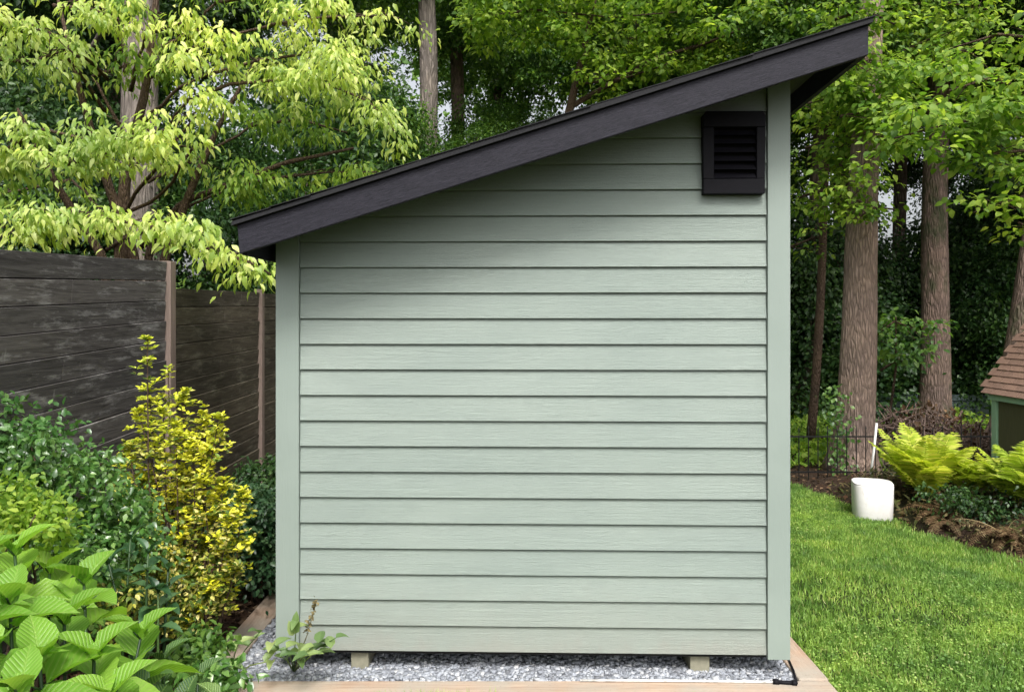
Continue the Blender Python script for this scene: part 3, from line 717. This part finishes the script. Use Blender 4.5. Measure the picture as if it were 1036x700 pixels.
# lime maple branches at upper right
def sprays(name, root, bands, mat, ls, label, cat, group=None, tm=None, bark='twig', stems=None, flat=.045, droop=-.35, parent=None, dens=1.0, spread=.12, face=-.35):
    loc=np.array(root,float); t=empty(name,tuple(loc)); tag(t,label,cat,group)
    PP=[];DD=[];NN=[];SS=[];w=MB()
    for pts,r in (stems or []): trunkmb([np.array(p)-loc for p in pts],r,w,9,.06,False)
    for path,d_,th,dep in bands:
        w_=np.array([P(*p) for p in path]); seg=np.linalg.norm(np.diff(w_,axis=0),axis=1); Ltot=seg.sum(); n=int(d_*Ltot*dens*1.7); cum=np.concatenate([[0],np.cumsum(seg)])
        ns_=max(5,int(Ltot*16)); ts=rng.uniform(0,Ltot,ns_); sp=np.stack([np.interp(ts,cum,w_[:,i]) for i in range(3)],1)+np.stack([rng.normal(0,.1,ns_),rng.normal(0,dep,ns_),rng.normal(0,th,ns_)],1)
        idx=rng.integers(0,ns_,n); off=rng.normal(0,1,(n,3))*np.array([spread,spread,flat])
        PP.append(sp[idx]+off); o_=nrm(off)
        DD.append(nrm(o_*.8+np.array([0,0,droop])+rng.normal(0,.35,(n,3)))); NN.append(nrm(np.array([0,face,.9])+rng.normal(0,.35,(n,3)))); SS.append(ls*rng.uniform(.6,1.2,n))
        w.tube([p-loc for p in w_],[.014*(1-i/len(w_))+.004 for i in range(len(w_))],6,.05)
        for k in range(min(ns_,18)):
            a0=np.array([np.interp(max(0,ts[k]-.1),cum,w_[:,i]) for i in range(3)])-loc; w.tube([a0,(a0+sp[k]-loc)/2+[0,0,.01],sp[k]-loc],[.005,.004,.002],4,0)
    w.build('trunk' if cat=='tree' else 'stem',M[bark],t,True)
    leaves('crown' if cat=='tree' else 'foliage',M[mat],t,np.concatenate(PP)-loc,np.concatenate(DD),np.concatenate(NN),np.concatenate(SS),tm or tmpl_leaf(.34,.05,.2))
    return t
rt_=np.array([5.6,7.4,0.1])
sprays('maple_tree',rt_,[
 ([(1060,120,7.2),(1000,118,7.1),(950,128,7.),(905,140,6.9)],420,.10,.3),
 ([(1060,150,7.3),(1010,155,7.3),(975,165,7.2)],330,.1,.3),
 ([(1060,95,7.4),(1000,80,7.4),(960,92,7.3)],330,.14,.35),
 ([(1050,195,7.),(1015,205,7.),(985,215,6.9)],200,.07,.2),
 ([(1060,170,7.),(1030,178,7.)],260,.07,.2),
 ([(1060,40,7.4),(1010,35,7.6),(960,50,7.8)],330,.16,.4),
 ([(1060,240,7.2),(1030,225,7.2)],120,.06,.2),
],'lime',.088,'young tree with pale yellow-green sprays reaching in at upper right','tree',stems=[([rt_,P(1130,300,7.4),P(1110,150,7.4),P(1080,20,7.4)],[.08,.06,.05,.03]),([P(1110,180,7.4),P(1060,130,7.2),P(1000,118,7.1)],[.03,.02,.012]),([P(1105,110,7.4),P(1060,60,7.4)],[.03,.015])])
# mid-green sprays hanging in front of the big trunk
rr_=np.array([3.95,10.2,0.1])
sprays('understorey_tree',rr_,[
 ([(815,150,9.4),(850,140,9.),(900,138,8.6)],520,.14,.35),
 ([(808,200,9.2),(840,190,8.8),(872,205,8.2)],380,.10,.25),
 ([(800,110,9.2),(850,95,9.),(910,90,9.)],520,.16,.4),
 ([(860,225,8.2),(885,210,8.2),(905,212,8.2)],160,.07,.12),
 ([(800,250,9.4),(825,240,9.2)],160,.12,.3),
 ([(895,60,9.3),(940,40,9.3),(985,55,9.4)],480,.18,.4),
 ([(890,20,9.3),(940,0,9.3),(1000,10,9.4)],480,.2,.4),
 ([(820,30,9.6),(870,40,9.5),(900,70,9.4)],480,.2,.4),
 ([(845,20,8.1),(875,10,8.1),(905,25,8.1)],620,.16,.15),
 ([(845,75,8.1),(880,60,8.1),(905,80,8.1)],900,.16,.15),
 ([(850,118,8.1),(880,112,8.1),(905,122,8.1)],850,.12,.15),

],'lime',.08,'spindly tree with mid-green sprays hanging round the big pinkish trunk','tree',stems=[([rr_,P(832,260,10),P(840,120,9.6),P(880,0,9.5)],[.06,.05,.04,.02])])
# sprays above the roof ridge
rq=np.array([.6,11.5,0.1])
sprays('roofside_tree',rq,[
 ([(470,20,10.5),(540,10,10.5),(620,18,10.4),(690,12,10.3)],620,.22,.5),
 ([(590,85,10.6),(630,80,10.5),(690,60,10.4)],330,.15,.4),
 ([(700,50,10.3),(760,25,10.2),(830,18,10.2)],560,.20,.5),
 ([(610,40,11),(680,38,11),(740,55,11)],300,.2,.5),
 ([(470,-10,10.5),(600,-25,10.5),(760,-20,10.5)],620,.25,.5),
],'lime',.088,'tree with sunny yellow-green sprays over the middle of the shed roof','tree',stems=[([rq,P(560,250,11),P(575,120,10.8),P(600,0,10.5)],[.09,.08,.06,.03]),([P(575,110,10.8),P(660,60,10.5),P(760,30,10.3)],[.04,.03,.01])])
# small sapling beyond
rs=np.array([5.0,10.3,.1])
sprays('sapling',rs,[([(880,345,10.),(905,325,9.9),(930,335,9.9)],300,.12,.2),([(890,375,10.),(915,360,9.9)],200,.1,.2)],'mid',.085,'small green sapling between the pinkish and reddish trunks','tree',stems=[([rs,P(905,370,10),P(905,320,9.9)],[.02,.015,.008])])

# ivy on the left foot of the big trunk
n=260; t_=rng.uniform(0,1,n); c=np.stack([np.interp(t_,[0,1],[P(852,480,8.5)[0],P(842,395,8.5)[0]]),np.full(n,8.45),np.interp(t_,[0,1],[.02,.92])],1)+rng.normal(0,1,(n,3))*np.array([.07,.06,.05])
iv=leaves('ivy',M['shrub'],None,c,nrm(rng.normal(0,.5,(n,3))+[-.2,-.4,-.5]),nrm(rng.normal(0,.4,(n,3))+[-.3,-1,.5]),rng.uniform(.035,.06,n),tmpl_kite(.42)); tag(iv,'green ivy climbing the left foot of the big pinkish trunk','ivy')

# ground cover beyond the low metal fence
n=26000; x=rng.uniform(1.0,11,n); y=rng.uniform(8.7,14,n); hz=rng.uniform(0,1,n)**2*.28*(.5+.5*np.sin(x*2.1+y)*np.sin(y*1.7-x))
ok=~((x>4.2)&(x<6.6)&(y<10.3)); x,y,hz=x[ok],y[ok],hz[ok]; n=len(x)
Pp=np.stack([x,y,np.array([gz(a,b) for a,b in zip(x,y)])+hz+.01],1)
tag(leaves('ground_cover',M['lime'],None,Pp,nrm(rng.normal(0,1,(n,3))+[0,0,.5]),nrm(rng.normal(0,.4,(n,3))+[0,-.4,1]),rng.uniform(.05,.11,n),tmpl_kite(.35)),'low green weeds covering the ground beyond the black metal fence','ground cover',kind='stuff')

# low black metal fence
mf=empty('metal_fence',(2.3,8.05,0)); tag(mf,'low black metal garden fence of thin upright bars beyond the lawn','fence')
x0,x1=1.6,5.0; nb=int((x1-x0)/.1)
for zr in (.09,.46):
    m=MB(); m.box(x0-2.3,x1-2.3,-.006,.006,zr,zr+.014); m.build('rail',M['metal'],mf)
for i in range(nb+1):
    x=x0+i*.1-2.3; m=MB(); ht=.53+(.02 if i%2 else 0); m.tube([(x,0.012,gz(x+2.3,8.05)-.03),(x,0.012,ht)],.0055,6); m.tube([(x,.012,ht),(x,.012,ht+.03)],[.009,.001],6); m.build('bar',M['metal'],mf)
# stake
sk=MB(); a=P(880,482,7.75); b=P(887,428,7.8); a[2]=gz(a[0],a[1])-.05; sk.tube([a,(a+b)/2+[.004,0,0],b],.012,8,.05); tag(sk.build('stake',M['pipe'],None,True),'pale thin stake leaning against the metal fence by the big trunk','stake')
# bucket
bp=gpt(892,526,.0); bk=empty('plastic_tub',(bp[0],bp[1]+.17,gz(bp[0],bp[1]))); tag(bk,'dirty white plastic tub with lid at the lawn edge below the big trunk','tub')
m=MB(); prof=[(0,.003),(.142,.003),(.152,.010),(.156,.022),(.160,.16),(.163,.292),(.161,.300),(.156,.303)]
n=44; V=[];f=[]
def rs(t): return 1.0/((abs(math.cos(t+.3))**3.4+abs(math.sin(t+.3))**3.4)**(1/3.4))
for r,z in prof:
    for k in range(n): t=2*math.pi*k/n; V.append((r*rs(t)*math.cos(t),r*rs(t)*math.sin(t),z))
for i in range(len(prof)-1):
    for k in range(n): f.append((i*n+k,i*n+(k+1)%n,(i+1)*n+(k+1)%n,(i+1)*n+k))
m.poly(V,f); m.build('tub_body',M['white'],bk,True)
V=[];f=[]
for r,z in ((.150,.3031),(.1605,.3032),(.162,.306),(.161,.311),(.156,.315),(.14,.317),(.02,.318)):
    for k in range(n): t=2*math.pi*k/n; V.append((r*rs(t)*math.cos(t),r*rs(t)*math.sin(t),z))
for i in range(6):
    for k in range(n): f.append((i*n+k,i*n+(k+1)%n,(i+1)*n+(k+1)%n,(i+1)*n+k))
f.append(tuple(range(6*n,7*n))); lid=MB(); lid.poly(V,f); lid.build('lid',M['white'],bk,True)

# ------------------------------------------------------------------ hutch at the right edge (mint trim, brown shingles)
fx,fy=5.26,8.45
hu=empty('garden_hutch',(fx,fy,gz(fx,fy))); tag(hu,'small olive-walled hutch with mint trim and brown shingle roof','hutch')
ez=.86; Lh=2.6   # eave height, length toward the camera (local -y)
m=MB(); m.box(.02,1.5,-Lh,0,.05,ez-.02); m.build('wall',M['olive'],hu)
m=MB(); m.prism([(.02,ez-.02),(1.5,ez-.02),(1.2,1.75),(.62,1.75)],-Lh,0); m.build('gable',M['olive'],hu)
for y in (-.08,-Lh):
    m=MB(); m.box(-.005,.075,y,y+.085,0.0,ez-.02); m.build('corner_post',M['mint'],hu,bevel=.004)
m=MB(); m.box(-.03,.05,-Lh-.02,.03,ez-.018,ez+.06); m.build('eave_board',M['mint'],hu,bevel=.004)
rr2=MB(); sx,sz=.66,.95   # steep lower slope
L_=math.hypot(sx,sz); nr=15
for i in range(nr):
    t0=i/nr; t1=(i+1)/nr+.02
    for j in range(14):
        y0=-Lh-.1+(Lh+.18)*j/14+(.09 if i%2 else 0); y1=y0+(Lh+.18)/14-.008
        a=(-.07+sx*t0,ez+.05+sz*t0); b=(-.07+sx*t1,ez+.05+sz*t1); nx,nz=-sz/L_*.008,sx/L_*.008
        rr2.prism([(a[0],a[1]),(a[0]+nx*1.6,a[1]+nz*1.6),(b[0]+nx*.3,b[1]+nz*.3),(b[0],b[1])],y0,y1)
rr2.build('roof',M['shingle'],hu)
m=MB(); m.prism([(-.06,ez+.062),(.59,ez+.985),(1.3,2.2),(2.2,2.2),(1.8,ez+.062)],-Lh-.08,.06); m.build('roof_core',M['shingle'],hu)

# blue-grey low wall
m=MB()
for r_ in range(5):
    x=5.6
    while x<8.4:
        w_=random.uniform(.25,.5); m.box(x,x+w_-.015,12.4+random.uniform(-.02,.02),12.65,gz(6,12.5)+.10*r_-.05,gz(6,12.5)+.10*r_+.04); x+=w_
tag(m.build('low_wall',M['bluestone'],bevel=.01),'low blue-grey stone wall behind the brush pile','wall')

# brush pile
m=MB(); bc=np.array([5.05,9.35,0])
for i in range(620):
    r=random.random()**.5; a=random.uniform(0,6.28); x=bc[0]+.85*r*math.cos(a); y=bc[1]+.55*r*math.sin(a); top=(.34+.42*max(0,-(x-bc[0])/.85))*(1-r*r)+.12
    z=random.uniform(.02,top); d=rng.normal(0,1,3)*np.array([1,.7,.75]); d/=np.linalg.norm(d); L=random.uniform(.12,.42)
    p=np.array([x,y,z]); q=rng.normal(0,.04,3); e=p+d*L; s0=p-d*L; 
    for w_ in (e,s0,): w_[2]=max(w_[2],.0); w_[2]=min(w_[2],top+.22)
    rr=random.uniform(.004,.017); m.tube([s0,p+q,e],[rr,rr*.8,rr*.4],5,.1)
m.v=[(x-bc[0],y-bc[1],z) for x,y,z in m.v]
bp_=empty('brush_pile',tuple(bc)); tag(bp_,'tangled pile of cut brown branches behind the metal fence','brush pile'); m.build('branches',M['brush'],bp_)
n=1500; r=rng.uniform(0,1,n)**.5; a=rng.uniform(0,6.28,n); Pp=np.stack([.85*r*np.cos(a),.5*r*np.sin(a),(.6*(1-r*r)+.08)*rng.uniform(.2,1.05,n)],1)
leaves('dead_leaves',M['litter'],bp_,Pp,rdir(n,-.3),rdir(n,.5),rng.uniform(.03,.075,n),tmpl_kite(.35))

# leaf litter on beds
n=9000; x=np.concatenate([rng.uniform(2.7,7,n//2),rng.uniform(-2.2,-1.47,n//2)]); y=np.concatenate([rng.uniform(4.2,9.3,n//2),rng.uniform(1.5,8,n//2)])
ok=np.array([ (a<0) or (a>lawn_right(b)-.03) for a,b in zip(x,y)]); x,y=x[ok],y[ok]; n=len(x)
Pp=np.stack([x,y,np.array([gz(a,b) for a,b in zip(x,y)])+rng.uniform(.002,.03,n)],1)
tag(leaves('leaf_litter',M['litter'],None,Pp,rdir(n,0)*np.array([1,1,.3]),nrm(rng.normal(0,.35,(n,3))+[0,0,1]),rng.uniform(.02,.06,n),tmpl_kite(.35)),'brown dead leaves and bark chips scattered over the planting beds','leaf litter',kind='stuff')

# ------------------------------------------------------------------ ferns
def frond_arrays(base, az, L, lift, arch, ps=.10, npair=26):
    Pp=[];D=[];N=[];S_=[];path=[]
    dx,dy=math.cos(az),math.sin(az); p=np.array(base,float); el=lift; tw=random.uniform(-.5,.5)
    st=L/npair
    for i in range(npair):
        t=i/npair; el=lift-arch*t; d=np.array([dx*math.cos(el),dy*math.cos(el),math.sin(el)]); p=p+d*st; path.append(p.copy())
        if t<.12: continue
        side=np.cross(d,[0,0,1]); side/=np.linalg.norm(side)+1e-6; upv=np.cross(side,d)
        w=ps*math.sin(math.pi*min(1,(t*.93+.07))**.8)**.7*1.15+.012
        for s_ in (-1,1):
            Pp.append(p.copy()); D.append(side*s_+d*.35-upv*.12+rng.normal(0,.06,3)); N.append(upv+rng.normal(0,.12,3)); S_.append(w)
    return Pp,D,N,S_,path
def fern(loc, L, nf, label, mat='fern', azr=(0,6.28), z0=0, ps=.10, lift=(.7,1.35), arch=(1.1,2.0)):
    loc=np.array(loc,float); t=empty('fern',tuple(loc)); tag(t,label,'fern','ferns in the bed right of the lawn'); m=MB(); A=[[],[],[],[]]; ptm=None
    pinna=(np.array([(0,-.035,0),(0,.035,0),(.35,.105,.01),(.7,.065,-.02),(1,0,-.08),(.7,-.065,-.02),(.35,-.105,.01)]),np.array([(0,6,1),(1,6,2),(2,6,5),(2,5,3),(3,5,4)]))
    for i in range(nf):
        az=random.uniform(*azr); r=frond_arrays((random.gauss(0,.04),random.gauss(0,.04),z0),az,L*random.uniform(.7,1.1),random.uniform(*lift),random.uniform(*arch),ps*random.uniform(.8,1.15))
        for k_ in range(4): A[k_]+=r[k_]
        m.tube(r[4][::3],[.005*(1-j/10)+.001 for j in range(len(r[4][::3]))],5,0)
    m.build('stalks',M['ferndead'] if mat=='ferndead' else M['fern'],t,True)
    S_=np.array(A[3]); 
    leaves('fronds',M[mat],t,np.array(A[0]),nrm(np.array(A[1])),nrm(np.array(A[2])),np.stack([S_,np.full(len(S_),.12 if mat=='fern' else .035),S_],1),pinna)
    return t
def fg(x,y): return gz(x,y)
fern((3.62,6.75,fg(3.62,6.75)+.02),.60,46,'bright yellow-green fern just right of the white tub',ps=.13,lift=(1.05,1.5),arch=(.4,1.1))
fern((3.93,6.65,fg(3.93,6.65)),.34,30,'smaller yellow-green fern between the tub fern and hutch post fern',ps=.11,lift=(1.0,1.5),arch=(.4,1.1))
fern((4.10,6.05,fg(4.10,6.05)+.02),.50,40,'largest lime fern, in front of the hutch at the right edge',ps=.17,lift=(1.0,1.5),arch=(.4,1.1))
fern((3.72,5.75,fg(3.72,5.75)-.02),.40,34,'withered brown fern drooping over the lawn edge at right','ferndead',ps=.035,lift=(.2,1.2))
fern((3.52,6.28,fg(3.52,6.28)-.0),.38,34,'withered brown fern below the bright fern by the tub','ferndead',ps=.035,lift=(.1,1.1))
# low cover on the bank under the ferns
n=5200; x=rng.uniform(3.1,5.2,n); y=rng.uniform(4.6,7.6,n); ok=np.array([a>lawn_right(b)+.10 for a,b in zip(x,y)]); x,y=x[ok],y[ok]; n=len(x)
hh_=rng.uniform(0,1,n)**1.6*.13
tag(leaves('bank_cover',M['shade2'],None,np.stack([x,y,np.array([gz(a,b) for a,b in zip(x,y)])+hh_],1),nrm(rng.normal(0,1,(n,3))),nrm(rng.normal(0,.5,(n,3))+[0,-.5,.8]),rng.uniform(.03,.085,n),tmpl_leaf(.16,.03,.3)),'tangle of dull brown and green leaves on the bank under the ferns','ground cover',kind='stuff')
# dark low plant beneath ferns
def bush(name,label,cat,center,rad,n,ls,mat,tm=None,group=None,stems=6,ground=None,ncl=None,cr=.10,mat2=None):
    c=np.array(center,float); g0=gz(c[0],c[1]) if ground is None else ground
    t=empty(name,(c[0],c[1],g0)); tag(t,label,cat,group); cc=c-np.array([c[0],c[1],g0])
    ncl=ncl or 30; Pp,D,N,S_,cs=clumps(cc,rad,ncl,max(1,n//ncl),cr,ls,None,hollow=.15)
    Pp[:,2]=np.maximum(Pp[:,2],.02)
    m=MB()
    for q in range(stems): limb(m,(random.gauss(0,.03),random.gauss(0,.03),-.02),cs[q%len(cs)],.009,.003,.03,5)
    m.build('stem',M['twig'],t,True)
    leaves('foliage',M[mat],t,Pp,D,N,S_,tm or tmpl_leaf(.28,.05,.15)); return t
bush('bedding_plant','dark green plant in the shade under the ferns','plant',(3.70,6.2,.24),(.46,.32,.12),1800,.035,'dark')

# ------------------------------------------------------------------ left bed
# golden euonymus: upright shoots
def gold_shrub():
    t=empty('golden_shrub',(-1.62,3.75,gz(-1.62,3.75))); tag(t,'upright golden-yellow variegated shrub in front of the fence post','shrub')
    lo=np.array(t.location); m=MB(); A=[[],[],[]];B=[[],[],[]]
    shoots=[(149,340),(170,372),(150,392),(185,395),(140,415),(165,410),(205,418),(222,420),(178,430),(150,440),(195,445),(130,452),(122,462),(165,462),(212,450),(185,475),(145,480),(205,480),(170,500),(228,485),(245,498),(235,520),(150,520),(190,515),(215,520),(180,545),(160,555),(205,550),(225,545),(195,575),(175,590),(215,585),(230,600),(150,590),(200,610),(185,625),(140,560),(235,570),(165,620),(125,500),(118,540)]
    for u,v in shoots:
        Y=random.uniform(3.55,3.9); tip=P(u,v,Y)-lo; b=np.array([random.gauss(0,.05)+tip[0]*.25,random.gauss(0,.04),0]) ; mid=b*.4+tip*.6+rng.normal(0,.03,3)
        pts=[b,b*.6+mid*.4+[0,0,.05],mid,tip]; m.tube(pts,[.007,.006,.004,.002],5,0)
        Ls=min(.5,tip[2]*.6)
        nn=int(72 if v>470 else 54) if v>380 else 22
        for i in range(nn):
            s_=random.random()**1.3*Ls; 
            dirn=(tip-mid); dirn/=np.linalg.norm(dirn); p=tip-dirn*s_*(.55 if v>380 else .5)+rng.normal(0,1,3)*(.010+.06*(s_/.5))*np.array([1,1,.7])*(1 if v>380 else .5)
            az=random.uniform(0,6.28); d=np.array([math.cos(az),math.sin(az),random.uniform(0,.9)]); nn_=np.array([random.gauss(0,.35),random.gauss(-.9,.3),.8])
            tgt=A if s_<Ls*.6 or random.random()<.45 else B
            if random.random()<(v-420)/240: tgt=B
            for q_ in range(6):
                az=random.uniform(0,6.28); el=random.uniform(-.1,.9); d=np.array([math.cos(az)*math.cos(el),math.sin(az)*math.cos(el),math.sin(el)])
                tgt[0].append(p+d*.004); tgt[1].append(d); tgt[2].append(np.array([-math.cos(az)*math.sin(el),-math.sin(az)*math.sin(el)-.5,math.cos(el)+.2])+rng.normal(0,.2,3))
    m.build('stem',M['twig'],t,True)
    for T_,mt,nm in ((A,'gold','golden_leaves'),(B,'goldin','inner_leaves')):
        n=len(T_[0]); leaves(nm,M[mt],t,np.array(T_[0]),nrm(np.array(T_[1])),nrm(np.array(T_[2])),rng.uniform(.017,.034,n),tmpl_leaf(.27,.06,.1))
gold_shrub()
def at(u,v,Y): return tuple(P(u,v,Y))
bush('glossy_shrub','rounded glossy green shrub against the fence at the far left','shrub',at(12,485,3.2),(.40,.3,.36),8500,.034,'shrub',ncl=110,cr=.09)
bush('glossy_shrub','smaller glossy green shrub left of the golden one','shrub',at(98,535,3.2),(.24,.22,.24),4300,.032,'shrub',ncl=60,cr=.08)
bush('small_leaved_shrub','fine yellow-green shrub behind the broad-leaved plant at far left','shrub',at(10,520,2.5),(.22,.2,.12),2200,.026,'lime',ncl=40,cr=.06)
bush('bedding_plant','deep green leafy plant in shade beside the shed corner','plant',at(258,535,4.6),(.20,.35,.30),6500,.036,'blue',ncl=70,cr=.09)
bush('bedding_plant','low dark green clump farther back beside the left shed wall','plant',at(262,510,5.6),(.30,.5,.35),5000,.04,'dark',ncl=40,cr=.1)
bush('bedding_plant','cream-flecked low plant between golden shrub and broad leaves','plant',at(118,605,2.9),(.16,.16,.13),1300,.026,'goldin',ncl=30,cr=.05)
bush('bedding_plant','mixed green plant low under the golden shrub','plant',at(70,590,2.9),(.28,.2,.16),3000,.03,'shrub',ncl=40,cr=.08)
bush('bedding_plant','cream and green foliage filling the foot of the golden shrub','plant',at(180,590,3.65),(.22,.14,.22),3200,.026,'goldin',ncl=50,cr=.07)
bush('bedding_plant','low green plant at the foot of the golden shrub beside the timber','plant',at(195,655,3.1),(.15,.16,.07),700,.035,'mid',ncl=24,cr=.05)
bush('bedding_plant','spreading green seedling patch beside the left timber end','plant',at(215,680,2.95),(.13,.14,.06),600,.04,'shrub',ncl=20,cr=.05)

# broad-leaved plants (hydrangea-like)
tb=tmpl_big()
def broad(label, tips, L, mat, pairs=4, tm=tb, name='broad_leaved_plant', foot=None):
    c=np.mean([P(*t) for t in tips],axis=0); loc=np.array([c[0],c[1]+.1,gz(c[0],c[1])]); t=empty(name,tuple(loc)); tag(t,label,'plant')
    m=MB(); A=[[],[],[],[]]
    for (u,v,Y) in tips:
        tip=P(u,v,Y)-loc; b=np.array([tip[0]*.45,tip[1]*.45,0]); mid=(b+tip)/2+rng.normal(0,.02,3); m.tube([b,mid,tip],[.006,.005,.004],6,0)
        az0=random.uniform(0,3.14)
        for k in range(pairs):
            s_=k*.065; p=tip+(b-tip)/np.linalg.norm(b-tip)*s_
            el=[.95,.55,.2,-.05][k]; ll=L*[.72,1.0,1.05,.95][k]
            for q in (0,1):
                az=az0+k*1.57+q*3.14+random.gauss(0,.18); d=np.array([math.cos(az)*math.cos(el),math.sin(az)*math.cos(el),math.sin(el)])
                N_=np.array([-math.cos(az)*math.sin(el),-math.sin(az)*math.sin(el),math.cos(el)])+rng.normal(0,.12,3)
                A[0].append(p+d*.02); A[1].append(d); A[2].append(N_); A[3].append(ll*random.uniform(.85,1.12)); m.tube([p,p+d*.03],.0025,5)
        for q in range(2):
            az=az0+.8+q*3.14; d=np.array([math.cos(az)*.3,math.sin(az)*.3,.9]); A[0].append(tip); A[1].append(d); A[2].append(np.array([-math.cos(az),-math.sin(az),.3])); A[3].append(L*.4)
    m.build('stem',M['dark'],t,True)
    leaves('leaf_mass',M[mat],t,np.array(A[0]),nrm(np.array(A[1])),nrm(np.array(A[2])),np.array(A[3]),tm,uv=True,smooth=True)
broad('broad bright green ribbed-leaf plant filling the bottom left corner',[(15,562,2.2),(-25,575,2.0),(85,592,2.25),(65,632,2.0),(10,612,1.9),(142,646,2.15),(40,672,1.75),(95,668,1.85),(-10,665,1.7),(-40,620,1.8),(20,705,1.6),(110,710,1.75),(50,580,2.5),(-5,595,2.4)],.145,'big',pairs=3)
broad('darker veined-leaf plant at the bottom edge near the left timber',[(165,672,2.3),(200,690,2.4),(150,700,2.1),(185,715,2.1),(130,690,2.2),(222,712,2.35)],.10,'bigdark')
broad('small blue-green leafy plant in the middle of the left bed',[(150,560,2.8),(170,578,2.85),(132,545,2.9),(160,600,2.8),(110,570,2.8)],.085,'blue',tm=tmpl_big(w=.24))
# weeds at the shed corner
def weed(label, base, stems, mat, L, extra=None):
    loc=np.array(base,float); t=empty('weed',tuple(loc)); tag(t,label,'weed','weeds on the gravel at the shed corner'); m=MB(); A=[[],[],[],[]]
    for (u,v,Y,nl) in stems:
        tip=P(u,v,Y)-loc; mid=tip*.5+np.array([0,0,.02]); m.tube([(0,0,-.01),mid,tip],[.004,.003,.002],5,0)
        for i in range(nl):
            s_=1-i*.16; p=tip*s_+np.array([0,0,.04*s_*(1-s_)]); az=i*2.4+u; el=random.uniform(.1,.8)
            A[0].append(p);A[1].append([math.cos(az)*math.cos(el),math.sin(az)*math.cos(el),math.sin(el)]);A[2].append([-math.cos(az)*.4,-math.sin(az)*.4-.3,1]);A[3].append(L*random.uniform(.6,1.15))
    m.build('stem',M['pale'],t,True); leaves('leaf_mass',M[mat],t,np.array(A[0]),nrm(np.array(A[1])),nrm(np.array(A[2])),np.array(A[3]),tmpl_big(w=.26,n=6,m=4),uv=True,smooth=True)
    return t
b1=gpt(232,686,.03); weed('pale sprawling weed growing over the left timber corner',b1,[(243,645,3.35,3),(262,640,3.4,3),(225,655,3.3,3),(275,668,3.45,2),(240,672,3.3,3)],'pale',.075)
b2=gpt(303,668,.02)-np.array([0,.1,0]); w2=weed('green weed with a pale upright leaf and brown seed stalk at the shed corner',b2,[(300,628,3.45,2),(290,655,3.4,4),(322,650,3.42,4),(335,655,3.45,3),(312,662,3.38,4),(283,664,3.4,3),(340,645,3.45,3),(275,650,3.42,3)],'pale',.078)
m=MB(); a=np.zeros(3); tp=P(321,606,3.45)-b2; m.tube([a,tp*.5+[.008,0,0],tp],[.003,.002,.0015],5); m.build('seed_stalk',M['seed'],w2,True)
n=70; t_=rng.uniform(.55,1,n); Pp=tp[None]*t_[:,None]+rng.normal(0,.005,(n,3)); leaves('seed_head',M['seed'],w2,Pp,rdir(n,.3),rdir(n,.1),rng.uniform(.010,.02,n),tmpl_kite(.4))
lf=P(299,640,3.45)-b2; leaves('upright_leaf',M['pale'],w2,np.array([lf,lf+[-.012,0,-.01]]),np.array([[.05,-.1,1],[-.25,-.1,1.]]),np.array([[0,-1,.1],[.2,-1,.1]]),np.array([.10,.07]),tmpl_big(w=.22,n=6,m=4,droop=.1),uv=True,smooth=True)

# ------------------------------------------------------------------ light, sky, camera
w=bpy.data.worlds.new('World'); sc.world=w; w.use_nodes=True; nt=w.node_tree; nt.nodes.clear()
sky=nt.nodes.new('ShaderNodeTexSky'); sky.sky_type='NISHITA'; sky.sun_disc=False
SE,SA=R(55),R(168)   # elevation, azimuth clockwise from +Y (from behind the camera, a little left)
sky.sun_elevation=SE; sky.sun_rotation=SA; sky.air_density=1.0; sky.dust_density=6.0; sky.ozone_density=.6
hs=nt.nodes.new('ShaderNodeHueSaturation'); hs.inputs['Saturation'].default_value=.25; nt.links.new(sky.outputs[0],hs.inputs['Color'])
bg=nt.nodes.new('ShaderNodeBackground'); bg.inputs[1].default_value=.135; wo=nt.nodes.new('ShaderNodeOutputWorld')
nt.links.new(hs.outputs[0],bg.inputs[0]); nt.links.new(bg.outputs[0],wo.inputs[0])
sd=bpy.data.lights.new('sun','SUN'); sd.energy=1.5; sd.angle=R(17); sd.color=(1,.985,.95)
so=bpy.data.objects.new('sun',sd); C.objects.link(so)
dirv=Vector((math.sin(SA)*math.cos(SE),math.cos(SA)*math.cos(SE),math.sin(SE)))
so.rotation_euler=dirv.to_track_quat('Z','Y').to_euler(); so.location=(0,-5,12)
cd=bpy.data.cameras.new('camera'); cam=bpy.data.objects.new('camera',cd); C.objects.link(cam); sc.camera=cam
cd.sensor_fit='HORIZONTAL'; cd.sensor_width=36; cd.lens=F/1036*36; cd.clip_start=.05; cd.clip_end=2000
cd.shift_y=-25/1036; cam.location=(0,0,H); cam.rotation_euler=(R(90),0,0)
sc.view_settings.view_transform='Standard'; sc.view_settings.look='None'; sc.view_settings.gamma=1; sc.view_settings.use_curve_mapping=False
sc.view_settings.exposure=.93
sc.render.engine='CYCLES'; sc.cycles.max_bounces=6; sc.cycles.diffuse_bounces=4; sc.cycles.glossy_bounces=2; sc.cycles.transmission_bounces=4; sc.cycles.transparent_max_bounces=4
sc.cycles.use_denoising=True; sc.cycles.caustics_reflective=False; sc.cycles.caustics_refractive=False
